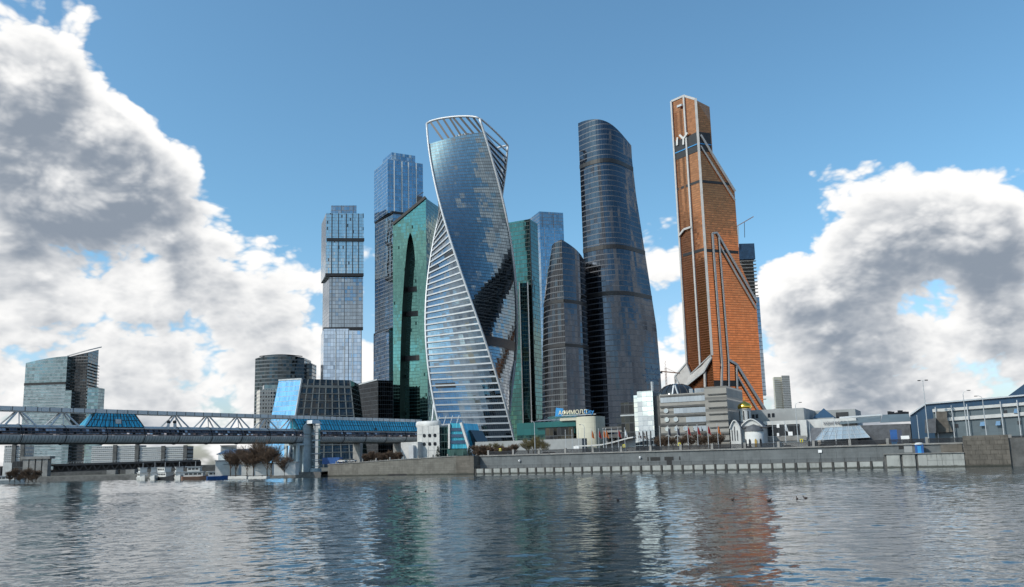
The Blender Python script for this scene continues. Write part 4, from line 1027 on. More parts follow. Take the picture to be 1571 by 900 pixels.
# ------------------------------------------------------------------ low buildings along the embankment
def facebox(name, label, px0, px1, py, pytop, d, depth, mat, z0=ZL, cat='building', body='wall_block', group=None):
    A_, C_ = bk(px0, py, d), bk(px1, py, d); zt = bk((px0+px1)/2, pytop, d).z
    ctr = (A_+C_)/2 + BN*depth/2
    t_ = thing(name, (ctr.x, ctr.y, z0), label, cat, group)
    mb = MB(); mb.tower([(A_.x, A_.y), (C_.x, C_.y), ((C_+BN*depth).x, (C_+BN*depth).y), ((A_+BN*depth).x, (A_+BN*depth).y)], z0, zt); mb.build(body, mat, t_)
    return t_, zt
def slab(t_, px0, px1, py, z0, z1, d, depth, nm, mat):
    A_, C_ = bk(px0, py, d), bk(px1, py, d); mb = MB()
    mb.tower([(A_.x, A_.y), (C_.x, C_.y), ((C_+BN*depth).x, (C_+BN*depth).y), ((A_+BN*depth).x, (A_+BN*depth).y)], z0, z1); return mb.build(nm, mat, t_)
# exhibition office block
DX = 30.0
eb, zeb = facebox('exhibition_block', 'grey stone office block with porthole windows, ribbon windows and mirrored corner', 1013, 1091, 640, 603, DX, 40, 'expo_stone', body='main_block')
zeb2 = zpx(1103, 592, DX-3)
slab(eb, 1083, 1117, 640, ZL, zeb2, DX-3.0, 30, 'tall_block', 'expo_stone')
for py_, p0, p1 in ((612, 1013.5, 1084), (629, 1034, 1084.5), (643, 1053, 1085), (657, 1064, 1085.5)):
    h0, h1 = py_-4, py_+4
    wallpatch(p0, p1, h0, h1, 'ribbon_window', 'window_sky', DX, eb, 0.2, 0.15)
for pxp, pyp in ((1022, 630), (1023, 643.5), (1037, 643), (1024, 658), (1038, 657.5), (1052, 657), (1039, 671), (1053, 670.5), (1067, 670), (1025, 671)):
    q_ = bk(pxp, pyp, DX); mb = MB(); n = 16; R_ = 0.85
    pts = [q_ + BE*R_*math.cos(2*math.pi*k/n) + Vector((0, 0, R_*math.sin(2*math.pi*k/n))) - BN*0.25 for k in range(n)]
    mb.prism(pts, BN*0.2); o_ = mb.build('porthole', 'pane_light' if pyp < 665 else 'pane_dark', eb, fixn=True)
    mb = MB(); mb.tube([q_ + BE*(R_+.1)*math.cos(2*math.pi*k/n) + Vector((0, 0, (R_+.1)*math.sin(2*math.pi*k/n))) - BN*0.25 for k in range(n+1)], 0.13, 5); mb.build('porthole_rim', 'white_wall', o_)
wallpatch(1079, 1085.5, 666, 673, 'ground_window', 'pane_dark', DX, eb, 0.2, 0.15)
for pyl in (606.5, 622.5, 636.5, 650.5, 664.5):
    A_, C_ = bk(1013, pyl, DX), bk(1083, pyl, DX); zc_ = bk(1048, pyl, DX).z
    MB().beam(Vector((A_.x, A_.y, zc_))-BN*.2, Vector((C_.x, C_.y, zc_))-BN*.2, 0.5, 0.75).build('string_course', 'concrete_dark', eb)
for i in range(9):
    zc_ = ZL+1.5+i*(zeb2-ZL-2)/9; A_, C_ = bk(1088, 640, DX-3.2), bk(1116.5, 640, DX-3.2); MB().beam((A_.x, A_.y, zc_), (C_.x, C_.y, zc_), .35, .4).build('string_course', 'concrete_dark', eb)
gc, ga = bk(1013, 640, DX-1.0), None
gl_ = gc - BE*9.0 + BN*1.5
zgc = zpx(990, 600, DX)
g1_ = bk(979, 640, DX); g0_ = g1_ + BN*9 - BE*2.2
gq = bk(1003, 640, DX-0.8)
mb = MB(); mb.tower([(g0_.x, g0_.y), (g1_.x, g1_.y), (gq.x, gq.y), ((gq+BN*12).x, (gq+BN*12).y)], ZL, zgc); mb.build('mirrored_corner', 'mirror_corner', eb)
slab(eb, 1003.3, 1013, 640, ZL, zeb-0.3, DX+0.8, 10, 'recessed_bay', 'concrete_dark')
slab(eb, 973.5, 979, 640, ZL, zgc-1.2, DX+3.5, 8, 'mirrored_bay', 'mirror_corner')
for i in range(1, 4):
    q_ = g1_.lerp(gq, i/4)-BN*.12; MB().beam((q_.x, q_.y, ZL), (q_.x, q_.y, ZL+9), .3, .3, up=BN).build('corner_mullion', 'dark_metal', eb)
dm = bk(1038, 600, DX+20); mb = MB(); Rd = (bk(1068, 600, DX+20)-dm).length
mb.lathe((dm.x, dm.y, zeb-0.5), [(Rd*1.0, 0), (Rd*.96, 1.6), (Rd*.85, 3.3), (Rd*.62, 5.0), (Rd*.3, 6.0), (0.1, 6.4)], 32); do = mb.build('glass_dome', 'pane_dark', eb, smooth=True)
for k in range(16):
    a_ = 2*math.pi*k/16; pts = [(dm.x+r_*Rd*math.cos(a_)*1.01, dm.y+r_*Rd*math.sin(a_)*1.01, zeb-0.45+z_) for r_, z_ in ((1, 0), (.96, 1.6), (.85, 3.3), (.62, 5.0), (.3, 6.0))]
    MB().tube(pts, 0.13, 4).build('dome_rib', 'dark_metal', do)
q_ = bk(1036, 603, DX+6); mb = MB(); mb.beam((q_.x-1.3, q_.y, zeb-.3), (q_.x-.3, q_.y+1, zeb+4.0), .5, .5); mb.beam((q_.x+1.3, q_.y, zeb-.3), (q_.x+.3, q_.y+1, zeb+4.0), .5, .5); mb.beam((q_.x-.5, q_.y+1, zeb+4), (q_.x+.5, q_.y+1, zeb+4), .5, .5); mb.build('dormer_arch', 'white_steel', do)
for px_, w_ in ((1071, 2.4), (1077, 1.6), (1060, 1.2)):
    q_ = bk(px_, 600, DX+4); mb = MB(); mb.box((q_.x, q_.y, zeb-.05), (w_, w_, 2.0)); mb.build('roof_plant', 'grey_steel', eb)
# star sculpture on a pole behind
q_ = bk(1003, 640, DX+30); zs_ = zpx(1002, 575, DX+30)
stt = thing('star_sculpture', (q_.x, q_.y, ZL), 'blue steel star outline on a tall pole behind the mirrored corner', 'sculpture')
MB().tube([(q_.x, q_.y, ZL), (q_.x, q_.y, zs_-3)], .6, 8).build('pole', 'grey_steel', stt)
mb = MB()
for k in range(8):
    a_ = math.pi/2+2*math.pi*k/8; tip = (q_.x+4.2*math.cos(a_), q_.y, zs_+4.2*math.sin(a_))
    for da in (-.39, .39): mb.beam((q_.x+1.7*math.cos(a_+da), q_.y, zs_+1.7*math.sin(a_+da)), tip, .28, .3)
mb.build('star_frame', 'navy_roof', stt)
# dark annexe, gateway
db, zd = facebox('dark_annexe', 'narrow black glazed building left of the mirrored corner', 953, 974.5, 640, 617, DX+16, 20, 'glass_dark')
slab(db, 952, 974, 645, zpx(960, 638, DX+15.6), zpx(960, 636, DX+15.6), DX+15.4, 3, 'ledge', 'grey_steel')
gw = thing('colonnade_gateway', bk(940, 680, DX+30), 'grey columned gateway between the cream shopping centre and the black annexe', 'gateway'); gw.location.z = ZL
for px_ in (931, 940, 948):
    q_ = bk(px_, 660, DX+30); mb = MB(); mb.lathe((q_.x, q_.y, ZL), [(0.9, 0), (.75, .4), (.7, 7.6), (1.0, 8.2)], 12); mb.build('column', 'concrete', gw)
for z_, h_, mt in ((15.0, 1.6, 'concrete_dark'), (17.2, 1.0, 'concrete'), (18.8, 1.0, 'concrete_dark')): MB().beam(Vector((bk(927, 660, DX+30).x, bk(927, 660, DX+30).y, z_)), Vector((bk(956, 660, DX+30).x, bk(956, 660, DX+30).y, z_)), 4, h_).build('lintel', mt, gw)
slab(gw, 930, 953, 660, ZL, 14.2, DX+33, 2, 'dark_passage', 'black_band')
# shopping centre with the roof sign
DM = 62.0
ml = thing('shopping_centre', bk(860, 680, DM+20), 'teal and cream shopping centre with curved wall and rooftop sign', 'building'); ml.location.z = ZL
zt_ = zpx(840, 647, DM); zcm = zpx(900, 639, DM-1)
slab(ml, 793, 882, 660, zpx(840, 666, DM), zt_, DM, 40, 'teal_fascia', 'teal_panel')
slab(ml, 793, 880, 660, ZL, zpx(840, 666, DM)-.02, DM+0.6, 38, 'dark_shopfront', 'glass_teal_dark')
slab(ml, 836, 880, 660, ZL, zpx(850, 655, DM-.5), DM-0.4, 3, 'shop_window', 'glass_dark')
slab(ml, 822, 884, 660, zpx(850, 655, DM-.5), zpx(850, 649, DM-.5), DM-1.2, 4, 'teal_fascia', 'teal_panel')
cA, cC = bk(884.3, 660, DM-1.5), bk(921, 660, DM-1.5)
rows = []
for z_ in (ZL, (ZL+zcm)/2, zcm):
    row = []
    for j in range(19):
        u = j/18; q_ = cA.lerp(cC, u); q_ = q_ - BN*3.0*math.sin(math.pi*u*0.8) + BN*(max(0, u-.85)*20)*(max(0, u-.85)*5); row.append(Vector((q_.x, q_.y, z_)))
    rows.append(row)
MB().loft(rows).build('curved_cream_wall', 'cream_panel', ml, smooth=True)
mb = MB(); mb.face([p_ for p_ in rows[-1]] + [rows[-1][-1]+BN*6, rows[-1][0]+BN*26]); mb.build('cream_roof', 'concrete', ml)
mb = MB(); mb.face([rows[0][0], rows[-1][0], rows[-1][0]+BN*26, rows[0][0]+BN*26]); mb.face([rows[0][-1]+BN*6, rows[-1][-1]+BN*6, rows[-1][-1], rows[0][-1]]); mb.build('cream_return', 'cream_panel', ml)
slab(ml, 859, 884.2, 650, zpx(870, 645, DM-2), zcm, DM-1.6, 3, 'cream_lintel', 'cream_panel')
rf = []
for z_, p0, p1, dd in ((zt_, 797, 884, 3), (zpx(850, 633, DM+16), 838, 900, 16)):
    rf.append([Vector((bk(p0+(p1-p0)*j/8, 650, DM+dd).x, bk(p0+(p1-p0)*j/8, 650, DM+dd).y, z_+(j-8)*.25)) for j in range(9)])
MB().loft(rf).build('glazed_roof', 'glass_mid', ml)
zsn = zpx(890, 639.5, DM-2.5)
A_ = bk(879, 640, DM-2.5); ang = math.atan2(BE.y, BE.x)
M = Matrix.Translation((A_.x, A_.y, zsn+1.5)) @ Matrix.Rotation(ang, 4, 'Z') @ Matrix.Rotation(math.radians(90), 4, 'X')
sg = text_mesh('АФИМОЛЛ', 2.75, 0.25, 'sign_letters', 'letter_cream', ml, M)
A_ = bk(904, 640, DM-2.5); M = Matrix.Translation((A_.x, A_.y, zsn+1.4)) @ Matrix.Rotation(ang, 4, 'Z') @ Matrix.Rotation(math.radians(90), 4, 'X')
text_mesh('City', 2.9, 0.35, 'sign_letters', 'bright_blue', ml, M)
A_ = bk(857, 632, DM-2.5); mb = MB(); ax = BE*1.9
mb.prism([A_-ax+Vector((0, 0, -2.0)), A_+ax+Vector((0, 0, -2.0)), A_+ax*1.3+Vector((0, 0, 1.6)), A_-ax*.7+Vector((0, 0, 2.2))], BN*.4); mb.build('sign_emblem', 'bright_blue', ml, fixn=True)
MB().beam(bk(862, 637.6, DM-2.4), bk(914, 634.9, DM-2.4), .3, .3).build('sign_rail', 'grey_steel', ml)
slab(ml, 729, 893, 680, ZL, zpx(810, 675, DM-14), DM-14, 6, 'terrace_wall', 'grey_wall')

# bridge-head building
q_ = at_y(655, 670, 430); DH = (q_-B0).dot(BN)
hb, zh = facebox('entrance_building', 'white bridge entrance building with round portholes at the footbridge end', 640, 674, 670, 653, DH, 22, 'white_wall', z0=ZL)
mb = MB(); a, c = bk(641, 650, DH+4), bk(674, 650, DH+4); a.z = c.z = zh+0.9; mb.tube([a, c], 1.9, 12); mb.build('rounded_roof', 'white_wall', hb, smooth=True)
for i in range(3):
    for j in range(2):
        q_ = bk(651+8.2*i, 668-0.2*i+13*j, DH); n = 14; mb = MB(); mb.prism([q_+BE*.95*math.cos(2*math.pi*k/n)+Vector((0, 0, .95*math.sin(2*math.pi*k/n)))-BN*.2 for k in range(n)], BN*.15); mb.build('porthole', 'pane_dark', hb, fixn=True)
for k in range(1, 4): slab(hb, 640, 674, 670, ZL+k*(zh-ZL)/4-.08, ZL+k*(zh-ZL)/4+.08, DH-.08, .06, 'panel_joint', 'grey_steel')
for i in range(1, 4):
    q_ = bk(640+8.5*i, 670, DH-.06); MB().beam((q_.x, q_.y, ZL), (q_.x, q_.y, zh), .12, .08, up=BN).build('panel_joint', 'grey_steel', hb)
slab(hb, 674.2, 689, 670, ZL, zpx(680, 654, DH), DH+.6, 18, 'dark_glazing', 'glass_teal_dark')
mb = MB(); mb.prism([bk(690, 688, DH-1), bk(719, 687.5, DH-1), bk(708.5, 649, DH-1), bk(690, 649, DH-1)], BN*16); mb.build('slanted_glass_wing', 'cyan_glass', hb, fixn=True)
for k in range(1, 4):
    py_ = 649+k*9.7; MB().beam(bk(690, py_, DH-1.3), bk(709+(py_-649)*.27, py_-.4, DH-1.3), .4, 1.6).build('glazing_frame', 'navy_roof', hb)
MB().beam(bk(707.5, 648, DH-1.6), bk(720, 688, DH-1.6), 1.2, 1.2).build('white_edge', 'white_wall', hb)
MB().beam(bk(689.5, 650, DH-1.6), bk(689.5, 688, DH-1.6), 1.0, 1.0, up=BN).build('white_edge', 'white_wall', hb)
mb = MB(); mb.prism([bk(718, 688, DH+4), bk(737, 687, DH+4), bk(722, 660, DH+4), bk(714, 660, DH+4)], BN*12); mb.build('slanted_dark_wing', 'pane_dark', hb, fixn=True)
for px_ in (660, 670, 680, 690, 700):
    q_ = bk(px_, 648, DH+5); MB().tube([(q_.x, q_.y, zh), (q_.x+1.6, q_.y, zh+5)], .18, 5).build('roof_stay', 'white_steel', hb)
slab(hb, 615, 641, 685, ZL, zpx(628, 678, DH-4), DH-4, 8, 'entrance_podium', 'white_wall')
slab(hb, 627, 634, 690, ZL, zpx(630, 683, DH-6), DH-6, 2, 'ticket_booth', 'white_steel')

# church
DC = 26.0
ch = thing('white_church', bk(1146, 680, DC+7), 'small white church with dark gabled roofs and golden dome', 'church'); ch.location.z = ZL
def cp(px, py, o_=0.0): return bk(px, py, DC-o_)
zc0 = ZL
def gable(pxl, pxr, pyeave, pypeak, dd, dep, nm, roofn):
    A_, C_ = bk(pxl, pyeave, dd), bk(pxr, pyeave, dd); A_.z = C_.z = bk((pxl+pxr)/2, pyeave, dd).z; zp = bk((pxl+pxr)/2, pypeak, dd).z
    n = 12; top = []
    for k in range(n+1):
        u = k/n; q_ = A_.lerp(C_, u); q_.z = A_.z + (zp-A_.z)*(1-abs(2*u-1)**1.7); top.append(q_)
    fr_ = [Vector((A_.x, A_.y, zc0)), Vector((C_.x, C_.y, zc0))] + top[::-1]
    mb = MB(); mb.prism(fr_, BN*dep); o_ = mb.build(nm, 'white_wall', ch, fixn=True)
    rows = [[q_+Vector((0, 0, .12))-BN*.5 for q_ in top], [q_+Vector((0, 0, .12))+BN*(dep+.2) for q_ in top]]
    MB().loft(rows).build(roofn, 'slate', ch, smooth=True)
    for a_, c_ in zip(top, top[1:]): pass
    mb = MB(); mb.tube([q_-BN*.35 for q_ in top], .3, 5); mb.build('gable_moulding', 'white_wall', o_)
    return A_, C_, zp
gable(1120, 1135.5, 657, 645, DC+1, 12, 'side_gable', 'gable_roof')
gable(1136, 1170, 655, 643, DC+4, 12, 'nave_gable', 'gable_roof')
A_, C_ = bk(1139.5, 670, DC), bk(1168.5, 670, DC); cen = (A_+C_)/2 + BN*4; Ra = (C_-A_).length/2
zap = bk(1154, 661, DC).z; a0_ = math.atan2(-BE.y, -BE.x)
mb = MB(); mb.lathe((cen.x, cen.y, zc0), [(Ra, 0), (Ra, zap-zc0)], 24); mb.build('apse', 'white_wall', ch, smooth=True)
mb = MB(); mb.lathe((cen.x, cen.y, zap), [(Ra*1.06, 0), (Ra*.98, .7), (Ra*.6, 2.0), (0.1, 2.7)], 24); mb.build('apse_roof', 'slate', ch, smooth=True)
for k, an_ in enumerate((-50, -18, 18, 50)):
    dv_ = (-BN)*math.cos(math.radians(an_)) + BE*math.sin(math.radians(an_)); q_ = cen + dv_*(Ra+.05); tv = Vector((-dv_.y, dv_.x, 0))
    pts = [q_-tv*.4+Vector((0, 0, ZL+1.3-q_.z)), q_+tv*.4+Vector((0, 0, ZL+1.3-q_.z)), q_+tv*.4+Vector((0, 0, ZL+3.9-q_.z)), q_+Vector((0, 0, ZL+4.5-q_.z)), q_-tv*.4+Vector((0, 0, ZL+3.9-q_.z))]
    mb = MB(); mb.prism(pts, dv_*.1); mb.build('arched_window', 'ochre_paint' if k == 2 else 'pane_dark', ch, fixn=True)
for px_ in (1124, 1128, 1132):
    wallpatch(px_-.55, px_+.55, 660 if px_ != 1128 else 654, 676, 'slit_window', 'pane_dark', DC+1, ch, .12, .1)
zev = bk(1146, 656, DC+6).z; pa_, pb_ = bk(1121, 656, DC+3), bk(1172, 656, DC+3); zap_ = bk(1146, 641.5, DC+9).z
r0_ = [Vector((p_.x, p_.y, zev)) for p_ in (pa_, pb_, pb_+BN*13, pa_+BN*13)]; rg0, rg1 = Vector((bk(1138, 650, DC+9).x, bk(1138, 650, DC+9).y, zap_)), Vector((bk(1153, 650, DC+9).x, bk(1153, 650, DC+9).y, zap_))
mb = MB(); mb.face([r0_[0], r0_[1], rg1, rg0]); mb.face([r0_[1], r0_[2], rg1]); mb.face([r0_[2], r0_[3], rg0, rg1]); mb.face([r0_[3], r0_[0], rg0]); mb.build('hip_roof', 'slate', ch)
drc = bk(1143.5, 640, DC+9); zdb = bk(1143, 644, DC+9).z; zdt = bk(1143, 627, DC+9).z; Rdr = (bk(1151, 635, DC+9)-drc).length
mb = MB(); mb.lathe((drc.x, drc.y, zdb-3), [(Rdr, 0), (Rdr, zdt-zdb+2.5), (Rdr*1.1, zdt-zdb+2.7), (Rdr*1.1, zdt-zdb+3)], 20); dr = mb.build('drum', 'white_wall', ch, smooth=False)
for k in range(8):
    a_ = -math.pi/2+0.25+k*math.pi/4; mb = MB(); q_ = Vector((drc.x+Rdr*math.cos(a_), drc.y+Rdr*math.sin(a_), 0)); dv_ = Vector((math.cos(a_), math.sin(a_), 0)); tv = Vector((-dv_.y, dv_.x, 0))
    z0_, z1_ = zdb, zdt-.9; mb.prism([q_-tv*.25+Vector((0, 0, z0_)), q_+tv*.25+Vector((0, 0, z0_)), q_+tv*.25+Vector((0, 0, z1_)), q_-tv*.25+Vector((0, 0, z1_))], dv_*.08); mb.build('drum_window', 'pane_dark', dr, fixn=True)
mb = MB(); hd = bk(1143, 614, DC+9).z-zdt
mb.lathe((drc.x, drc.y, zdt), [(Rdr*1.05, 0), (Rdr*1.2, hd*.16), (Rdr*1.18, hd*.34), (Rdr*.98, hd*.55), (Rdr*.6, hd*.72), (Rdr*.22, hd*.86), (.05, hd)], 24); gd = mb.build('golden_dome', 'gold', ch, smooth=True)
mb = MB(); mb.beam((drc.x, drc.y, zdt+hd-.1), (drc.x, drc.y, zdt+hd+1.3), .1, .1, up=(0, 1, 0)); mb.beam((drc.x-.4, drc.y, zdt+hd+.8), (drc.x+.4, drc.y, zdt+hd+.8), .1, .1); mb.build('cross', 'gold', gd)

# pale long building behind church, pavilions, halls
w1, zw1 = facebox('long_pale_building', 'long pale grey building with few square windows behind the church', 1116, 1234, 640, 628, 62, 40, 'grey_wall')
for px_ in (1156, 1161.5, 1180, 1186.5): wallpatch(px_-2, px_+2, 635.5-(px_-1156)*.06, 641.5-(px_-1156)*.06, 'square_window', 'pane_dark', 62, w1, .15, .1)
mb = MB(); a, c, e_ = bk(1115, 641, 58), bk(1135, 640, 58), bk(1124, 632, 58); mb.prism([a, c, e_], BN*14); mb.build('blue_gable_roof', 'navy_roof', w1, fixn=True)
w2, zw2 = facebox('entrance_pavilion', 'low pavilion with dark glass front and pale fascia right of the church', 1172, 1238, 660, 645, 40, 18, 'white_wall')
wallpatch(1173, 1228, 651, 668, 'glass_front', 'glass_dark', 40, w2, .2, .12); wallpatch(1173, 1238, 669, 676, 'base_wall', 'concrete', 39.6, w2, .2, .12)
for px_, w_, h_, py_ in ((1194, 2, 5, 655), (1194, 1.6, 4, 668), (1213, 3.4, 5, 667)): wallpatch(px_-w_, px_+w_, py_-h_, py_+h_*.2, 'poster', 'sign_white', 39.5, w2, .3, .08)
w3, zw3 = facebox('congress_building', 'low white building with dark lettering above a sloping glass wall', 1238, 1315, 660, 642, 44, 30, 'white_wall')
A_ = bk(1293, 651, 43.6); M = Matrix.Translation((A_.x, A_.y, A_.z+.2)) @ Matrix.Rotation(ang, 4, 'Z') @ Matrix.Rotation(math.radians(90), 4, 'X')
text_mesh('КОНГРЕСС-ЦЕНТР', 1.55, .06, 'wall_lettering', 'letter_dark', w3, M)
mb = MB(); mb.prism([bk(1250, 675.5, 33), bk(1335, 671, 33), bk(1319, 652.5, 38), bk(1266, 655.5, 38)], BN*3); mb.build('sloping_glass_wall', 'sloped_glass', w3, fixn=True)
for u in [i/8 for i in range(9)]:
    a, c = bk(1250, 675.5, 32.8).lerp(bk(1335, 671, 32.8), u), bk(1266, 655.5, 37.8).lerp(bk(1319, 652.5, 37.8), u); MB().beam(a, c, .09, .09).build('glazing_bar', 'white_steel', w3)
for u in (0.02, .35, .68, .98):
    a, c = bk(1250, 675.5, 32.8).lerp(bk(1266, 655.5, 37.8), u), bk(1335, 671, 32.8).lerp(bk(1319, 652.5, 37.8), u); MB().beam(a, c, .09, .09).build('glazing_bar', 'white_steel', w3)
mb = MB(); mb.prism([bk(1250, 676, 34.5), bk(1240, 676, 34.5), bk(1245, 656, 39), bk(1266, 656, 38.2)], BN*3); mb.build('stone_flank', 'slate', w3, fixn=True)
w4, zw4 = facebox('grey_stone_hall', 'dark grey stone hall with slanted teal-grey roof panels', 1319, 1397, 660, 651, 38, 40, 'slate')
mb = MB(); mb.prism([bk(1288, 650.5, 41), bk(1350, 646.5, 40), bk(1352, 636.5, 48), bk(1290, 640.5, 48)], BN*2); mb.build('slanted_roof_panel', 'hall_panels', w4, fixn=True)
mb = MB(); mb.prism([bk(1350.3, 648, 37.5), bk(1398, 646, 37.5), bk(1394, 634.5, 44), bk(1354, 636, 44)], BN*2); mb.build('slanted_roof_panel', 'hall_panels', w4, fixn=True)
MB().beam(bk(1288, 640.5, 47.5), bk(1353, 636, 47.5), .6, .6).build('roof_edge', 'white_steel', w4)
mb = MB()
for i in range(12): q_ = bk(1364+i*2.6, 634, 46); mb.box((q_.x, q_.y, zpx(1375, 636, 46)), (random.uniform(.4, 1.3), .8, random.uniform(.6, 1.6)))
mb.build('roof_plant', 'dark_metal', w4)
w5, zw5 = facebox('far_grey_building', 'low grey building behind the blue pyramid roof', 1226, 1313, 640, 629, 95, 30, 'grey_wall')
wallpatch(1283, 1302, 632, 641, 'dark_windows', 'pane_dark', 95, w5, .2, .1); wallpatch(1238, 1246, 636, 642, 'dark_windows', 'pane_dark', 95, w5, .2, .1)
q_ = bk(1263.5, 640, 80); zb_ = bk(1263, 641, 80).z; zp = bk(1263, 625.5, 80).z; hw = (bk(1280, 640, 80)-q_).length
pyd = thing('pyramid_roof', (q_.x, q_.y, ZL), 'dark blue pyramid roof rising above the white low building', 'roof')
mb = MB(); bsq = [q_-BE*hw-BN*2, q_+BE*hw-BN*2, q_+BE*hw+BN*hw*1.6, q_-BE*hw+BN*hw*1.6]
for p_ in bsq: p_.z = zb_
apx = q_+BN*hw*.7; apx.z = zp
for i in range(4): mb.face([bsq[i], bsq[(i+1) % 4], apx])
mb.build('roof_planes', 'hall_blue', pyd); mb = MB(); mb.tower([(p_.x, p_.y) for p_ in bsq], ZL, zb_); mb.build('wall_block', 'grey_wall', pyd)
# big blue hall
DHL = 26.0
bh = thing('blue_exhibition_hall', bk(1490, 660, DHL+20), 'long blue metal exhibition hall with grey panelled front and white bands', 'building'); bh.location.z = ZL
slab(bh, 1433, 1700, 650, ZL, zpx(1500, 623.5, DHL), DHL, 3, 'panelled_front', 'hall_panels')
MB().beam(bk(1430.5, 630, DHL-.3), bk(1571, 619.2, DHL-.3), .5, 1.0).build('white_band', 'white_wall', bh)
MB().beam(bk(1571, 619.2, DHL-.3), bk(1700, 609.3, DHL-.3), .5, 1.0).build('white_band', 'white_wall', bh)
MB().beam(bk(1453, 643, DHL-.3), bk(1571, 634.7, DHL-.3), .5, 1.2).build('white_band', 'white_wall', bh)
MB().beam(bk(1571, 634.7, DHL-.3), bk(1700, 625.5, DHL-.3), .5, 1.2).build('white_band', 'white_wall', bh)
p0, p1, p2 = bk(1396, 637, DHL+6), bk(1420, 620, DHL+6), bk(1700, 596, DHL+6)
mb = MB(); mb.prism([Vector((p0.x, p0.y, ZL)), Vector((p2.x, p2.y, ZL)), p2, p1, p0], BN*60); mb.build('blue_shed', 'hall_blue', bh, fixn=True)
MB().beam(p1-BN*.3+Vector((0, 0, .2)), p2-BN*.3+Vector((0, 0, .2)), .6, .5).build('roof_edge', 'white_steel', bh)
MB().beam(p0-BN*.3+Vector((0, 0, .2)), p1-BN*.3+Vector((0, 0, .2)), .6, .5).build('roof_edge', 'white_steel', bh)
mb = MB(); mb.prism([bk(1543, 610, DHL+25), bk(1700, 602, DHL+25), bk(1650, 545, DHL+25), bk(1605, 564, DHL+25)], BN*40); mb.build('upper_roof', 'hall_blue', bh, fixn=True)
mb = MB(); mb.prism([bk(1419, 664, DHL-5), bk(1436, 664, DHL-5), bk(1436, 641, DHL-5), bk(1419, 643.5, DHL-5)], BN*4.8); mb.build('stone_porch', 'slate', bh, fixn=True)
mb = MB(); mb.prism([bk(1436.3, 664, DHL-1.5), bk(1462, 662, DHL-1.5), bk(1453, 642, DHL-1.5), bk(1453, 631, DHL-1.5), bk(1436.3, 631, DHL-1.5)], BN*1.4); mb.build('brown_panel', 'quay_brown', bh, fixn=True)
for px_, py_ in ((1507, 650), (1531, 649), (1559, 630)):
    mb = MB(); a, c = bk(px_-4, py_+3.4, DHL-.9), bk(px_+4, py_+3, DHL-.9); e_, g_ = bk(px_+3.4, py_-3.6, DHL-.15), bk(px_-3, py_-3, DHL-.15); mb.prism([a, c, e_, g_], BN*.1); mb.build('tilted_window', 'pane_light', bh, fixn=True)
for px_, py_ in ((1468, 653), (1543, 632), (1564, 648)): wallpatch(px_-2.6, px_+2.6, py_-3, py_+3, 'closed_window', 'pane_dark', DHL, bh, .1, .06)
for px_ in (1436, 1461, 1485, 1537, 1563):
    q_ = bk(px_+2.5, 660, DHL-1.0); zt2_ = bk(px_, 624-(px_-1436)*.085, DHL-1).z; MB().tube([(q_.x, q_.y, ZL), (q_.x, q_.y, zt2_)], .16, 6).build('front_mast', 'white_steel', bh)
# ------------------------------------------------------------------ left background
ZLB = 2.2
Yq = 900.0
sl = thing('striped_office_slab', (at_y(68, 690, Yq).x, Yq+15, ZLB), 'left office slab of pale blue glass with floor stripes and curved roof', 'building')
A_, C_ = at_y(34, 640, Yq+4), at_y(98, 640, Yq)
z0t, z1t = at_y(39, 556, Yq).z, at_y(101, 546, Yq).z
def slabtower(t_, A_, C_, z0, zs, dep, nm, mat, n=8):
    fr_ = [Vector((A_.x, A_.y, z0)), Vector((C_.x, C_.y, z0))]
    for k in range(n+1):
        u = 1-k/n; q_ = A_.lerp(C_, u); fr_.append(Vector((q_.x, q_.y, zs[0]+(zs[1]-zs[0])*(1-(1-u)**1.7))))
    d_ = (C_-A_); nn = Vector((-d_.y, d_.x, 0)).normalized(); nn = nn if nn.y > 0 else -nn
    mb = MB(); mb.prism(fr_, nn*dep); return mb.build(nm, mat, t_, fixn=True)
slabtower(sl, A_, C_, ZLB, (z0t, z1t), 30, 'glass_slab', 'glass_slab')
zz_ = at_y(70, 588, Yq).z; MB().beam((A_.x, A_.y-.3, zz_), (C_.x, C_.y-.3, zz_), 1.0, 2.6).build('plant_floor', 'black_band', sl)
zz_ = at_y(70, 639, Yq).z
for i in range(26):
    z_ = ZLB+4+i*3.7
    if z_ < z0t-3: MB().beam((A_.x, A_.y-.3, z_), (C_.x, C_.y-.3, z_), .6, .5).build('floor_edge', 'white_steel', sl)
dk = thing('dark_unfinished_tower', (at_y(124, 690, Yq).x, Yq+25, ZLB), 'dark unfinished tower with slanting roof frame beside the striped slab', 'building')
A_, C_ = at_y(98.5, 640, Yq+8), at_y(130, 640, Yq+6); E_ = at_y(146, 640, Yq+40)
zA_, zC_, zE_ = at_y(103, 546, Yq).z, at_y(137, 539, Yq).z, at_y(150, 535, Yq+34).z
mb = MB(); mb.tower([(A_.x, A_.y), (C_.x, C_.y), (E_.x, E_.y), (A_.x+10, E_.y+10)], ZLB, [zA_, zC_, zE_, zA_]); mb.build('floor_stack', 'glass_construct', dk)
for i in range(34):
    z_ = ZLB+5+i*3.5
    if z_ < zA_-4: mb = MB(); mb.beam((A_.x, A_.y-.4, z_), (C_.x+1.2, C_.y-.4, z_), 1.2, .6); mb.beam((C_.x+.8, C_.y, z_), (E_.x+1.4, E_.y, z_), 1.2, .6); mb.build('floor_slab', 'concrete_dark', dk)
mb = MB(); mb.beam((A_.x, A_.y-1, zA_+1), (C_.x, C_.y-1, zC_+2.2), .6, 1.2); mb.beam((C_.x, C_.y-1, zC_+2.2), (E_.x+3, E_.y, zE_+3), .6, 1.2); mb.build('roof_frame', 'bronze_frame', dk)
q_ = at_y(139, 640, Yq+4); zt2_ = at_y(140, 594, Yq).z
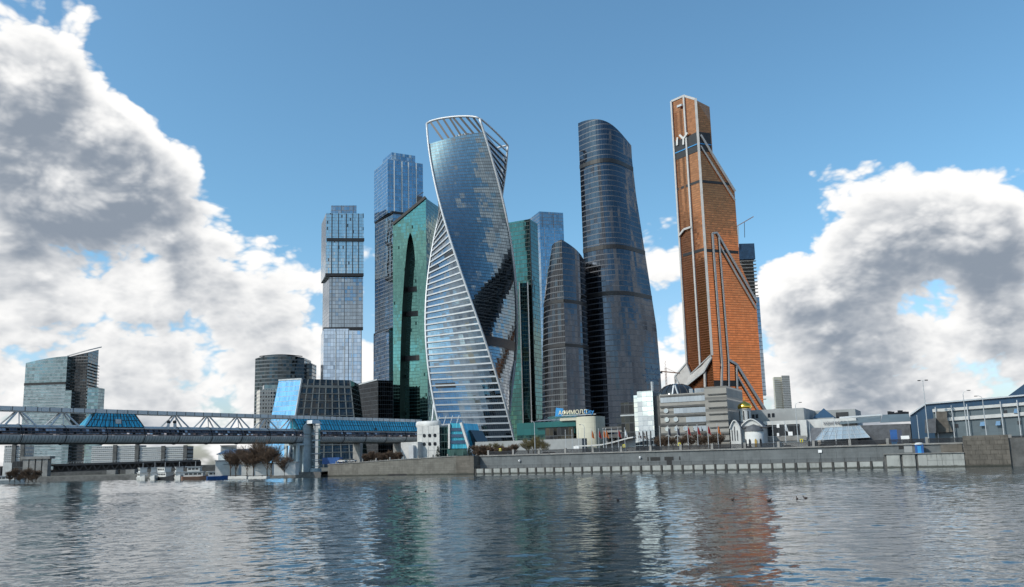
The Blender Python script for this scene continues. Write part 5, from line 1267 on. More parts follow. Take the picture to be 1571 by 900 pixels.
mb = MB(); mb.tower([(q_.x-5, q_.y), (q_.x+6, q_.y+2), (q_.x+6, q_.y+16), (q_.x-5, q_.y+14)], ZLB, zt2_); mb.build('lower_wing', 'glass_slab', dk)
mb = MB(); q_ = at_y(102, 640, Yq-1); mb.tower([(q_.x-3, q_.y), (q_.x+4, q_.y), (q_.x+4, q_.y+8), (q_.x-3, q_.y+8)], ZLB, at_y(103, 599, Yq).z); mb.build('glass_bay', 'glass_slab', dk)
# dark curved-roof office
Yd = 880.0
dc = thing('dark_round_office', (at_y(434, 690, Yd).x, Yd+20, ZLB), 'black office building with gently curved roofline left of the stacked towers', 'building')
A_, C_ = at_y(390, 620, Yd), at_y(466, 620, Yd+4); rows = []
for i in range(2):
    row = []
    for j in range(13):
        u = j/12; q_ = A_.lerp(C_, u)+Vector((0, -8*math.sin(math.pi*u), 0)); zt2_ = at_y(430, 549, Yd).z+3.2*math.sin(math.pi*u); row.append(Vector((q_.x, q_.y, ZLB if i == 0 else zt2_)))
    rows.append(row)
MB().loft(rows).build('curved_front', 'glass_black_floors', dc); mb = MB(); mb.face(rows[-1]+[C_.copy()+Vector((0, 30, rows[-1][-1].z-C_.z)), A_.copy()+Vector((0, 30, rows[-1][0].z-A_.z))]); mb.build('roof', 'dark_metal', dc)
mb = MB(); mb.face([rows[0][0]+Vector((0, 30, 0)), rows[0][0], rows[1][0], rows[1][0]+Vector((0, 30, 0))]); mb.face([rows[0][-1], rows[0][-1]+Vector((0, 30, 0)), rows[1][-1]+Vector((0, 30, 0)), rows[1][-1]]); mb.build('side_walls', 'glass_black_floors', dc)
mb = MB(); q0_, q1_ = at_y(465, 620, Yd+14), at_y(478, 620, Yd+16); mb.tower([(q0_.x, q0_.y), (q1_.x, q1_.y), (q1_.x, q1_.y+20), (q0_.x, q0_.y+20)], ZLB, at_y(471, 557, Yd+14).z); mb.build('stair_wing', 'glass_black_floors', dc)
pts = [at_y(398+66*k/10, 546.5-2.6*math.sin(math.pi*k/10), Yd-4) for k in range(11)]; MB().tube(pts, .55, 5).build('roof_rail', 'dark_metal', dc)
# grey tower behind and blue sloping block with grid block
Yc = 700.0
bg_ = thing('beige_office', (at_y(408, 690, Yc).x, Yc+10, ZLB), 'narrow beige and green glass office below the black curved building', 'building')
block(bg_, 'rounded_block', 'concrete_rows', XY(393, 640, Yc+16), XY(398, 640, Yc), XY(421, 640, Yc+4), ZLB, at_y(405, 597, Yc).z)
block(bg_, 'upper_block', 'glass_slab', XY(402, 640, Yc+20), XY(404, 640, Yc+5), XY(428, 640, Yc+9), ZLB, at_y(412, 590, Yc+5).z)
Yl = 640.0
gb = thing('sloping_blue_office', (at_y(480, 690, Yl).x, Yl+15, ZLB), 'office block with sloping bright blue glass face and concrete window grid', 'building')
def Q(px, py, Y): return at_y(px, py, Y)
a, c, e_, g_ = Q(428, 583, Yl+14), Q(463, 581, Yl+2), Q(440, 700, Yl-6), Q(400, 700, Yl+6)
g_.z = e_.z = ZLB
mb = MB(); mb.face([g_, e_, c, a]); mb.build('sloping_glass', 'glass_blue', gb)
mb = MB(); mb.beam(e_, c, 1.2, 1.2); mb.beam(c, a, 1.2, 1.2); mb.build('white_edge', 'grey_steel', gb)
f0, f1, f2, f3 = Q(441, 700, Yl-5.5), Q(552, 700, Yl), Q(537, 583, Yl+10), Q(464, 581, Yl+3)
f0.z = f1.z = ZLB
mb = MB(); mb.face([f0, f1, f2, f3]); mb.face([f1, f1+Vector((0, 40, 0)), f2+Vector((0, 36, 0)), f2]); mb.face([f3, f2, f2+Vector((0, 36, 0)), a+Vector((0, 30, 0)), a]); mb.face([g_+Vector((0, 40, 0)), g_, a, a+Vector((0, 30, 0))]); mb.build('dark_glazing', 'glass_dark', gb)
for k in range(1, 12):
    u = k/12.0; p_, q_ = f0.lerp(f3, u), f1.lerp(f2, u); MB().beam(p_+Vector((0, -.4, 0)), q_+Vector((0, -.4, 0)), .9, .65 if k < 11 else 2.0).build('grid_beam', 'grid_concrete', gb)
for k in range(0, 9):
    u = k/8.0; p_, q_ = f0.lerp(f1, u), f3.lerp(f2, u); MB().beam(p_+Vector((0, -.3, 0)), q_+Vector((0, -.3, 0)), .8, .8, up=(0, 1, 0)).build('grid_column', 'grid_concrete', gb)
# under-construction tower behind the copper tower, crane on it
Yu = 900.0
uc = thing('unfinished_tower', (at_y(1150, 640, Yu).x, Yu+10, ZL), 'unfinished concrete tower with blue top behind the copper tower', 'building')
A_, C_ = at_y(1139, 420, Yu), at_y(1157, 420, Yu)
mb = MB(); mb.tower([(A_.x, A_.y), (C_.x, C_.y), (C_.x, C_.y+14), (A_.x, A_.y+14)], ZL, at_y(1145, 398, Yu).z); mb.build('core', 'concrete_dark', uc)
for i in range(40):
    z_ = at_y(1150, 398, Yu).z - 2 - i*4
    MB().beam((A_.x-2, A_.y-1, z_), (C_.x+2.5, C_.y-1, z_), 3.0, .8).build('floor_slab', 'concrete', uc)
mb = MB(); mb.tower([(A_.x-3, A_.y-2), (C_.x+2, C_.y-2), (C_.x+2, C_.y+15), (A_.x-3, A_.y+15)], at_y(1145, 398, Yu).z, at_y(1145, 374, Yu).z); mb.build('blue_screen', 'navy_roof', uc)
cr_ = thing('tower_crane', at_y(1134, 372, Yu-3), 'small luffing crane beside the copper tower', 'crane')
mb = MB(); mb.beam(at_y(1133, 380, Yu-3), at_y(1132, 345, Yu-3), .9, .9, up=(0, 1, 0)); mb.build('mast', 'grey_steel', cr_)
mb = MB(); mb.beam(at_y(1130, 347, Yu-3), at_y(1156, 332, Yu-3), .8, .8); mb.build('jib', 'brick_red', cr_); mb = MB(); mb.beam(at_y(1142, 341, Yu-3), at_y(1142.5, 364, Yu-3), .5, .5, up=(0, 1, 0)); mb.build('hoist_rope', 'dark_metal', cr_)
Yk = 700.0
k0 = at_y(1023, 600, Yk); kz = at_y(1023, 571, Yk).z
ck = thing('tower_crane', (k0.x, k0.y, ZL), 'orange tower crane far behind the dark glass dome', 'crane')
mb = MB()
for dx in (-.5, .5): mb.beam((k0.x+dx, k0.y, ZL), (k0.x+dx, k0.y, kz+4), .3, .3, up=(0, 1, 0))
for i in range(30): z_ = ZL+i*2.6; mb.beam((k0.x-.5, k0.y, z_), (k0.x+.5, k0.y, z_+2.6), .2, .2)
mb.build('mast', 'orange_paint', ck)
mb = MB(); mb.beam((k0.x-4, k0.y, kz+1), (k0.x+12, k0.y, kz-1), .5, .8); mb.beam((k0.x, k0.y, kz+4), (k0.x+9, k0.y, kz-.5), .2, .2); mb.build('jib', 'orange_paint', ck)
mb = MB(); mb.box((k0.x-4, k0.y, kz-.8), (2.0, 1.4, 1.8)); mb.build('counterweight', 'concrete_dark', ck)
# far pair of concrete flats
Yf = 1500.0
ff = thing('far_flats', (at_y(1200, 630, Yf).x, Yf+10, ZL), 'pair of distant joined concrete apartment towers on the right skyline', 'building')
block(ff, 'pale_block', 'cream_panel', XY(1187, 600, Yf+14), XY(1189, 600, Yf), XY(1201, 600, Yf+2), ZL, at_y(1195, 578, Yf).z)  # sunlit side put into the colour: paler than the joined block
block(ff, 'dark_block', 'concrete_rows', XY(1200, 600, Yf+4), XY(1201, 600, Yf-4), XY(1213, 600, Yf), ZL, at_y(1205, 576, Yf).z)
for i in range(16): a = at_y(1187, 582+i*3, Yf-1); c = at_y(1200.5, 582+i*3-.3, Yf-1); MB().beam(a, c, 1.6, 1.0).build('balcony_slab', 'white_wall', ff)

# left shore: long far offices, road bridge, boats, kiosks
Yw = 760.0
for i, (p0, p1, pt_, mt, lb) in enumerate(((140, 212, 683.5, 'office_rows', 'long pale office block seen under the footbridge, behind the road bridge'), (214, 286, 685, 'office_rows', 'pale office block with brown end tower under the footbridge'), (6, 36, 683, 'office_rows', 'low grey office at the left edge under the footbridge'))):
    A_, C_ = at_y(p0, 700, Yw), at_y(p1, 700, Yw); zt2_ = at_y((p0+p1)/2, pt_, Yw).z
    t_ = thing('far_office', ((A_.x+C_.x)/2, Yw+8, ZLB), lb, 'building')
    mb = MB(); mb.tower([(A_.x, Yw), (C_.x, Yw), (C_.x, Yw+16), (A_.x, Yw+16)], ZLB, zt2_); mb.build('wall_block', mt, t_)
    for pe in ((p0+p1)/2, p1-2):
        e_ = at_y(pe, 700, Yw-.8); mb = MB(); mb.box((e_.x, e_.y, ZLB), (3.4, 1.4, zt2_-ZLB+.8)); mb.build('stair_tower', 'concrete_dark', t_)
    for k in range(1, 7): MB().beam((A_.x, Yw-.2, ZLB+k*3.6), (C_.x, Yw-.2, ZLB+k*3.6), .3, .9).build('floor_band', 'white_wall', t_)
q_ = at_y(350, 700, 640); wb_ = thing('plain_white_block', (q_.x, q_.y, ZLB), 'plain pale block glimpsed above the bare riverside trees', 'building')
block(wb_, 'wall_block', 'grey_wall', XY(338, 700, 650), XY(339, 700, 640), XY(363, 700, 641), ZLB, at_y(350, 684, 640).z); MB().beam(at_y(338, 683.6, 639.5), at_y(363, 683.2, 639.5), .8, .8).build('parapet', 'concrete', wb_)
Yr = 520.0
rb = thing('road_bridge', at_y(200, 725, Yr), 'dark low steel road bridge crossing behind the footbridge', 'bridge'); rb.location.z = ZLB
A_, C_ = at_y(78, 713.5, Yr), at_y(306, 706.5, Yr+20)
MB().beam(A_, C_, 8, 1.3).build('deck', 'dark_metal', rb)
MB().beam(A_+Vector((0, 3, -2.2)), C_+Vector((0, 3, -2.0)), .5, 3.4).build('rear_girder', 'dark_metal', rb)
dn = Vector((0, 0, -4.2))
MB().beam(A_+dn, C_+dn*.9, 7, .5).build('bottom_chord', 'dark_metal', rb)
nn_ = 34
for k in range(nn_):
    u, v_ = k/nn_, (k+1)/nn_; p_, q_ = A_.lerp(C_, u), A_.lerp(C_, v_); hgt = dn
    MB().beam(p_+(hgt if k % 2 else Vector((0, 0, 0)))+Vector((0, -3.6, 0)), q_+(Vector((0, 0, 0)) if k % 2 else hgt)+Vector((0, -3.6, 0)), .5, .5).build('truss_diagonal', 'dark_metal', rb)
mb = MB()
for k in range(60): p_ = A_.lerp(C_, k/59); mb.box((p_.x, p_.y-3.9, p_.z+.4), (.12, .12, 1.2))
mb.beam(A_+Vector((0, -3.9, 1.6)), C_+Vector((0, -3.9, 1.6)), .12, .14); mb.build('parapet_rail', 'grey_steel', rb)
for px_ in (174, 203):
    q_ = at_y(px_, 720, Yr+6); zz_ = A_.lerp(C_, .45).z-4.2; mb = MB(); mb.tower([(q_.x-2.8, q_.y-3), (q_.x+2.8, q_.y-3), (q_.x+2.8, q_.y+3), (q_.x-2.8, q_.y+3)], 0, zz_); mb.build('bridge_support', 'concrete', rb)
q_ = at_y(57, 712, Yr-10); ab = thing('bridge_abutment', (q_.x, q_.y, ZLB), 'pale ribbed concrete abutment at the left shore', 'abutment')
for k in range(4): mb = MB(); mb.box((q_.x-6+k*4, q_.y, ZLB), (3.2, 4, at_y(57, 704, Yr-10).z-ZLB)); mb.build('ribbed_pier', 'concrete', ab)
mb = MB(); mb.box((q_.x, q_.y+.5, at_y(57, 704, Yr-10).z), (18, 6, 1.6)); mb.build('cap', 'concrete', ab)
q_ = at_y(30, 712, Yr+30); lh = thing('dark_low_house', (q_.x, q_.y, ZLB), 'dark low buildings cluster left of the ribbed abutment', 'building')
for dx, w_, h_, mt in ((-14, 10, 7, 'dark_metal'), (-5, 6, 9, 'white_wall'), (6, 15, 10, 'glass_dark')): mb = MB(); mb.box((q_.x+dx, q_.y, ZLB), (w_, 10, h_)); mb.build('house_block', mt, lh)
# two-storey floating house
q0_, q1_ = ground(298, 731.5, 1.0), ground(345, 731, 1.0); dv_ = (q1_-q0_); dv_.z = 0; rzf = math.atan2(dv_.y, dv_.x); cm = (q0_+q1_)/2+Vector((4, 34, 0))
fh = thing('landing_stage', (cm.x, cm.y, ZLB), 'blue and white two-storey landing stage building behind the boats', 'building')
Wd = dv_.length*1.05
for k in range(3):
    mb = MB(); mb.box((cm.x, cm.y, ZLB+k*3.3), (Wd, 10, 3.0), rzf); mb.build('storey', 'office_rows' if k < 2 else 'pane_light', fh)
    mb = MB(); mb.box((cm.x, cm.y, ZLB+k*3.3+3.0), (Wd+1.2, 11.4, .3), rzf); mb.build('balcony_edge', 'white_wall', fh)
mb = MB(); rzv = Vector((math.cos(rzf), math.sin(rzf), 0)); rnv = Vector((-rzv.y, rzv.x, 0)); zr0 = ZLB+9.9
mb.prism([cm-rzv*Wd*.52-rnv*6+Vector((0, 0, zr0-cm.z)), cm-rzv*Wd*.52+rnv*6+Vector((0, 0, zr0-cm.z)), cm-rzv*Wd*.52+Vector((0, 0, zr0-cm.z+2.4))], rzv*Wd*1.04); mb.build('blue_roof', 'navy_roof', fh, fixn=True)
# kiosks at the shore
for i, (px_, w_, h_, lb) in enumerate(((342, 7, 6.0, 'tall white kiosk at the left end of the bare riverside trees'), (354, 6, 4.4, 'white kiosk just right of the tall kiosk under the trees'), (383, 7, 4.2, 'white kiosk in the middle under the bare trees'), (401, 8, 4.4, 'wide white kiosk under the bare trees'), (436, 8, 4.6, 'white kiosk right of the bare trees near the pier'))):
    q_ = ground(px_, 729, 2.2); q_ = Vector((q_.x, q_.y, 0)); t_ = thing('white_kiosk', (q_.x, q_.y+3, ZLB), lb, 'kiosk', 'white kiosks by the river')
    mb = MB(); mb.box((q_.x, q_.y+3, ZLB), (w_, 5, h_)); mb.build('kiosk_body', 'white_wall', t_); mb = MB(); mb.box((q_.x, q_.y+3, ZLB+h_), (w_+.6, 5.6, .35)); mb.build('kiosk_roof', 'grey_wall', t_)
for i, (p0, p1, lb) in enumerate(((347, 383, 'long flat white pontoon moored below the bare trees'), (385, 413, 'second flat white pontoon moored nearer the pier'))):
    q0_, q1_ = ground(p0, 733, .3), ground(p1, 732.5, .3); mb = MB(); c_ = (q0_+q1_)/2; L_ = (q1_-q0_).length; mb.box((c_.x, c_.y-1.5, -.2), (L_, 2.6, 1.0), math.atan2((q1_-q0_).y, (q1_-q0_).x)); mb.box((c_.x, c_.y-1.5, .8), (L_*.98, 2.2, .25), math.atan2((q1_-q0_).y, (q1_-q0_).x)); tag(mb.build('pontoon', 'white_wall'), lb, 'pontoon')
# boats
def boat(px, py, L_, lb, decks, hullm, rz=0.05):
    q_ = ground(px, py); t_ = thing('river_boat', (q_.x, q_.y+2, 0), lb, 'boat', 'boats moored at the left shore')
    cx, cy = q_.x, q_.y+2; cs, sn = math.cos(rz), math.sin(rz)
    def T_(x, y, z): return Vector((cx+cs*x-sn*y, cy+sn*x+cs*y, z))
    secs = [(-.5, .75, 1.6), (-.45, 1, 1.5), (.15, 1, 1.5), (.36, .8, 1.8), (.46, .4, 2.2), (.52, .03, 2.5)]
    rows = []
    for fx, fw, zt2_ in secs: rows.append([T_(fx*L_, -2.3*fw, zt2_), T_(fx*L_, -1.7*fw, -.3), T_(fx*L_, 1.7*fw, -.3), T_(fx*L_, 2.3*fw, zt2_)])
    mb = MB()
    for r0_, r1_ in zip(rows, rows[1:]):
        for k in range(3): mb.face([r0_[k], r1_[k], r1_[k+1], r0_[k+1]])
        mb.face([r0_[3], r1_[3], r1_[0], r0_[0]])
    mb.face(rows[0]); mb.build('hull', hullm, t_, fixn=True)
    z_ = 1.5
    for k in range(decks):
        l0, l1 = -.42*L_+k*1.5, (.26-.12*k)*L_; c_ = T_((l0+l1)/2, 0, z_)
        mb = MB(); mb.box((c_.x, c_.y, z_), (l1-l0, 3.6-.4*k, 2.1), rz); o_ = mb.build('cabin', 'white_wall', t_)
        mb = MB(); nW = max(3, int((l1-l0)/1.8))
        for j in range(nW):
            w0 = l0+.5+j*(l1-l0-.8)/nW; a_ = T_(w0, -(1.8-.2*k)-.03, z_+.8); b_ = T_(w0+(l1-l0-.8)/nW*.78, -(1.8-.2*k)-.03, z_+.8); mb.prism([a_, b_, b_+Vector((0, 0, .8)), a_+Vector((0, 0, .8))], Vector((0, .05, 0)))
        mb.build('window_row', 'pane_dark', o_)
        z_ += 2.15; c_ = T_((l0+l1)/2-.3, 0, z_); mb = MB(); mb.box((c_.x, c_.y, z_), (l1-l0+1.4, 4.2-.4*k, .18), rz); mb.build('deck_roof', 'white_steel', t_); z_ += .18
    c_ = T_(-.05*L_, 0, z_); mb = MB(); mb.tube([c_, c_+Vector((0, 0, 2.4))], .08, 5); mb.build('mast', 'white_steel', t_)
    return t_
boat(216, 736.6, 13, 'white boat, leftmost of the moored group beneath the footbridge', 2, 'white_wall', -1.0)
boat(234, 736.4, 13, 'second white boat of the moored group, bow turned to the river', 2, 'white_wall', -1.15)
boat(251, 736.2, 17, 'largest white boat with dark lower hull in the moored group', 2, 'dark_metal', -.75)
boat(272, 736.0, 13, 'white boat with upright cabin right of the largest boat', 2, 'white_wall', -1.1)
boat(299, 735.8, 13, 'long white boat with red hull', 2, 'brick_red', .06)
boat(331, 735.4, 9, 'low blue-hulled motor boat, rightmost of the moored group', 1, 'blue_paint', .2)
boat(6, 741.2, 18, 'white boat cut by the left edge of the picture', 1, 'white_wall', .1)

# ------------------------------------------------------------------ vegetation
ORD = ['leftmost', 'second from the left', 'third from the left', 'fourth from the left', 'fifth from the left', 'sixth from the left', 'seventh from the left', 'eighth from the left', 'ninth from the left', 'rightmost']
def nth(i, n): return ORD[-1] if i == n-1 else ORD[i]
# dark backdrop sheet added for the dim area under the road bridge
q0_, q1_ = at_y(70, 724, 545), at_y(350, 720, 545); tag(MB().tower([(q0_.x, 545), (q1_.x, 552), (q1_.x, 554), (q0_.x, 547)], ZLB, 6.4).build('dark_backdrop', 'concrete_dark'), 'dark backdrop wall added under the far road bridge', 'wall')

def bare_tree(h, seed, twig=0.07, bushy=False):
    """trunk mesh and crown mesh of fine branches, base at the origin"""
    rnd = random.Random(seed); trunk = MB(); crown = MB()
    def grow(p_, d_, L_, r_, lvl):
        n = 3; pts = [p_]; q_ = p_.copy(); dd = d_.copy()
        for i in range(n):
            dd = (dd + Vector((rnd.uniform(-.22, .22), rnd.uniform(-.22, .22), rnd.uniform(-.05, .16)))).normalized(); q_ = q_ + dd*L_/n; pts.append(q_.copy())
        (trunk if lvl == 0 else crown).tube(pts, [r_*(1-.2*i) for i in range(n+1)], 5 if lvl < 2 else 3)
        if lvl >= 4: return
        k = {0: 9, 1: 7, 2: 6, 3: 4}[lvl]
        for i in range(k):
            u = rnd.uniform(.35, 1.0) if lvl else rnd.uniform(.3 if not bushy else .02, 1.0); bp_ = pts[min(n-1, int(u*n))].lerp(pts[min(n, int(u*n)+1)], u*n-int(u*n))
            a_ = rnd.uniform(0, 2*math.pi); sp_ = rnd.uniform(.45, 1.0)*(1.25 if bushy else 1)
            nd = (dd*.8 + Vector((math.cos(a_)*sp_, math.sin(a_)*sp_, rnd.uniform(-.05, .5)))).normalized()
            grow(bp_, nd, L_*rnd.uniform(.55, .8), max(r_*.45, twig), lvl+1)
    grow(Vector((0, 0, -.3)), Vector((0, 0, 1)), h*.42, h*.016+.04, 0)
    return trunk, crown
PROT = {}
def proto(key, h, seed, mat, twig, bushy):
    tr, crn = bare_tree(h, seed, twig, bushy)
    me = []
    for b_, m_ in ((tr, 'bark'), (crn, mat)):
        mm = b_.mesh(key, Vector((0, 0, 0))); mm.materials.append(MATS[m_]); me.append(mm)
    PROT[key] = me
for k in range(4): proto('brown%d' % k, 10, 11+k, 'twigs', .035, False)
for k in range(2): proto('green%d' % k, 8, 31+k, 'twigs_green', .022, False)
for k in range(3): proto('bush%d' % k, 4, 51+k, 'twigs', .022, True)
def plant(key, pos, sc, name, label, cat, group, rz):
    t_ = thing(name, pos, label, cat, group); t_.scale = (sc, sc, sc); t_.rotation_euler.z = rz
    for nm, me in zip(('trunk', 'crown'), PROT[key]):
        o_ = bpy.data.objects.new(nm, me); COL.objects.link(o_); o_.parent = t_
    return t_
rnd = random.Random(4)
for i, (px_, sc) in enumerate(((350, 1.25), (359, 1.35), (368, 1.2), (376, 1.15), (386, 1.2), (393, 1.45), (402, 1.4), (409, 1.3), (421, .95), (430, .8))):
    q_ = ground(px_, 729.5, 2.2); plant('brown%d' % (i % 4), (q_.x, q_.y+rnd.uniform(1, 8), ZLB), sc*rnd.uniform(.92, 1.05), 'bare_tree', 'leafless brown tree left of the pier, %s of the riverside row' % nth(i, 10), 'tree', 'leafless trees on the left bank', rnd.uniform(0, 6))
for i, px_ in enumerate((4, 12, 20, 27, 33, 39, 44)):
    q_ = ground(px_, 735, 2.2); plant('bush%d' % (i % 3), (q_.x, q_.y+6, ZLB-1.2), 1.7*rnd.uniform(.8, 1.2), 'bare_bush', 'brown bare bush on the left shore below the ribbed abutment, %s' % nth(i, 7), 'bush', 'bushes on the far left shore', rnd.uniform(0, 6))
for i in range(16):
    px_ = 560+i*3.6; q_ = bk(px_, 700, 7+rnd.uniform(0, 8)); plant('bush%d' % (i % 3), (q_.x, q_.y, 6.2), 1.35*rnd.uniform(.8, 1.2), 'bare_bush', 'brown bare bush on the stone wall below the footbridge end', 'bush', 'bushes above the stone quay wall', rnd.uniform(0, 6))
for i in range(16):
    px_ = 728+i*4.0; q_ = bk(px_, 690, 12+rnd.uniform(0, 12)); plant('bush%d' % (i % 3), (q_.x, q_.y, ZL), 1.5*rnd.uniform(.8, 1.2), 'bare_bush', 'brown bare bush on the embankment below the twisted tower', 'bush', 'bushes below the twisted tower', rnd.uniform(0, 6))
for i, (px_, sc) in enumerate(((812, 1.1), (818, 1.3), (825, 1.3), (835, 1.0), (745, .9), (765, 1.0))):
    q_ = bk(px_, 690, 22); plant('green%d' % (i % 2), (q_.x, q_.y, ZL), sc, 'young_tree', 'budding yellowish young tree before the teal shopping centre, %s of four' % nth(i, 4) if px_ > 800 else 'budding young tree below the twisted tower base, %s one' % ('left' if px_ < 750 else 'right'), 'tree', 'young trees before the shopping centre' if px_ > 800 else 'young trees below the twisted tower', rnd.uniform(0, 6))
for i, (px_, sc) in enumerate(((1012, .8), (1022, .85), (1033, .8), (1047, .9), (1058, .85), (1071, .9), (1082, .8), (1094, .9), (1105, .85))):
    q_ = bk(px_, 680, 20); plant('brown%d' % (i % 4), (q_.x, q_.y, ZL), sc*.9, 'bare_tree', 'small leafless tree before the grey stone office block, %s of its row' % nth(i, 9), 'tree', 'trees before the stone office block', rnd.uniform(0, 6))
for px_, lb in ((1112, 'tall leafless reddish tree between the stone block and the church'), ):
    q_ = bk(px_+6, 660, 50); plant('brown2', (q_.x, q_.y, ZL), 1.9, 'bare_tree', lb, 'tree', None, 1.0)
for i, (px_, lb) in enumerate(((672, 'dark conical spruce left of the slanted glass wing'), (720, 'dark conical spruce right of the slanted glass wing'))):
    q_ = bk(px_, 690, 14); t_ = thing('spruce_tree', (q_.x, q_.y, 6.8), lb, 'tree')
    mb = MB(); mb.tube([(q_.x, q_.y, 6.8), (q_.x, q_.y, 8.2)], .18, 6); mb.build('trunk', 'bark', t_)
    mb = MB(); r5 = random.Random(i)
    for k in range(420):
        u = r5.random()**.7; a_ = r5.uniform(0, 6.28); z_ = 7.3+5.2*(1-u); R_ = 1.5*u*r5.uniform(.5, 1.05); c_ = Vector((q_.x+R_*math.cos(a_), q_.y+R_*math.sin(a_), z_)); o_ = Vector((math.cos(a_), math.sin(a_), -.5))*.55; s2 = Vector((-math.sin(a_), math.cos(a_), 0))*.2
        mb.face([c_-s2, c_+o_, c_+s2])
    mb.build('crown', 'spruce', t_)

# ------------------------------------------------------------------ flagpoles, lamps, cars, small things
fp = bpy.data.meshes.new('pole')
def mk_me(mb, nm, mat): me = mb.mesh(nm, Vector((0, 0, 0))); me.materials.append(MATS[mat]); return me
mb = MB(); mb.tube([(0, 0, 0), (0, 0, 10.0)], [.13, .07], 8); mb.lathe((0, 0, 10), [(.07, 0), (.16, .1), (.1, .28), (.01, .32)], 8); POLE = mk_me(mb, 'pole', 'white_steel')
def flagmesh(mat):
    rows = []
    for i in range(8):
        row = []
        for j in range(7):
            u, v_ = i/7, j/6; row.append(Vector((.12+u*1.1*(.55+.45*v_)+.05*math.sin(v_*7), .22*math.sin(u*9+v_*2.2), 9.7-1.0*u*(1-v_*.3)-v_*2.9)))
        rows.append(row)
    return mk_me(MB().loft(rows), 'flag', mat)
FLAGS = {k: flagmesh(m_) for k, m_ in (('r', 'red_cloth'), ('w', 'white_cloth'), ('d', 'dark_cloth'), ('o', 'orange_paint'))}
NAMES = {'r': 'red', 'w': 'white', 'd': 'dark', 'o': 'orange', None: 'no'}
fl_px = [(868, None), (878, None), (888, None), (908, 'o'), (919, 'r'), (926, 'o'), (930, 'o'), (939, None), (949, 'r'), (959, 'w'), (997, None), (1013, None), (1026, 'd'), (1040, 'd'), (1056, 'r'), (1071, 'r'), (1087, 'r'), (1102, 'o'), (1187, None), (1206, 'w'), (1244, None), (1263, None), (1283, None), (1304, None), (1411, None)]
near = {868: 'before the dark shop window, left one', 878: 'before the dark shop window, right one', 888: 'before the cream wall', 908: 'at the middle of the curved cream wall', 919: 'at the right end of the cream wall', 926: 'beside the columned gateway', 930: 'left in the columned gateway', 939: 'in front of the columned gateway', 949: 'left of the white flag by the black annexe', 959: 'in front of the black annexe', 997: 'before the mirrored corner', 1013: 'at the right edge of the mirrored corner', 1026: 'before the leftmost portholes', 1040: 'before the middle portholes', 1056: 'before the rightmost porthole', 1071: 'before the ribbon windows, leftmost red one', 1087: 'at the step of the stone block', 1102: 'before the tall right part of the stone block', 1187: 'before the dark glass pavilion', 1206: 'in the middle of the dark glass pavilion', 1244: 'at the left of the sloping glass wall', 1263: 'before the left part of the sloping glass wall', 1283: 'before the middle of the sloping glass wall', 1304: 'before the right part of the sloping glass wall', 1411: 'before the blue shed end wall'}
for px_, fk in fl_px:
    q_ = bk(px_, 680, 12.0); t_ = thing('flagpole', (q_.x, q_.y, ZL), 'white flagpole with %s flag %s' % (NAMES[fk], near[px_]) if fk else 'bare white flagpole %s' % near[px_], 'flagpole', 'flagpoles along the embankment')
    o_ = bpy.data.objects.new('pole', POLE); COL.objects.link(o_); o_.parent = t_
    if fk: o_ = bpy.data.objects.new('flag', FLAGS[fk]); COL.objects.link(o_); o_.parent = t_
def lamp(px, pyb, pyt, d, lb, kind):
    q_ = bk(px, pyb, d); zt2_ = bk(px, pyt, d).z; t_ = thing('street_lamp', (q_.x, q_.y, ZL), lb, 'street lamp', 'street lamps along the embankment')
    MB().tube([(q_.x, q_.y, ZL), (q_.x, q_.y, zt2_)], [.2, .11], 8).build('post', 'grey_steel', t_)
    if kind == 'T':
        for sx in (-1, 1):
            mb = MB(); a = Vector((q_.x, q_.y, zt2_)); mb.beam(a, a+BE*sx*1.2, .12, .12); mb.build('arm', 'grey_steel', t_); c_ = a+BE*sx*1.1; mb = MB(); mb.box((c_.x, c_.y, c_.z-.1), (.9, .5, .3)); mb.build('lamp_head', 'dark_metal', t_)
    else:
        a = Vector((q_.x, q_.y, zt2_)); sx = -1 if kind == 'L' else 1; pts = [a, a+BE*sx*.3+Vector((0, 0, .8)), a+BE*sx*1.0+Vector((0, 0, 1.2)), a+BE*sx*1.8+Vector((0, 0, 1.2))]
        MB().tube(pts, .09, 6).build('arm', 'grey_steel', t_); c_ = pts[-1]; mb = MB(); mb.box((c_.x, c_.y, c_.z-.18), (.9, .4, .22)); mb.build('lamp_head', 'dark_metal', t_)
lamp(1424, 665, 583, 16, 'tall floodlight mast with twin heads before the blue shed', 'T')
lamp(1484, 664, 604, 10, 'curved street lamp before the grey panelled hall, left one', 'R')
lamp(1513, 662, 612, 10, 'curved street lamp before the grey panelled hall, right one', 'L')
lamp(1225, 683, 622, 12, 'street lamp with long arm above the dark glass pavilion', 'R')
lamp(897, 675, 655, 30, 'short curved lamp before the curved cream wall', 'L')
lamp(821, 690, 650, 14, 'plain lamp before the teal shopping centre', 'L')
for px_, py_, lb in ((797, 707, 'small white lamp on the granite wall at left'), (982, 702, 'white shell-shaped lamp on the granite wall beside the dark openings')):
    q_ = bk(px_, py_, WALLD-.3); t_ = thing('wall_lamp', q_, lb, 'lamp'); mb = MB(); mb.lathe((q_.x, q_.y, q_.z-.5), [(.1, 0), (.35, .3), (.5, .8), (.3, 1.0)], 10); mb.build('lamp_shade', 'sign_white', t_); mb = MB(); mb.beam(q_+Vector((0, 0, -.4)), q_+BN*.35+Vector((0, 0, -.4)), .1, .1); mb.build('bracket', 'dark_metal', t_)
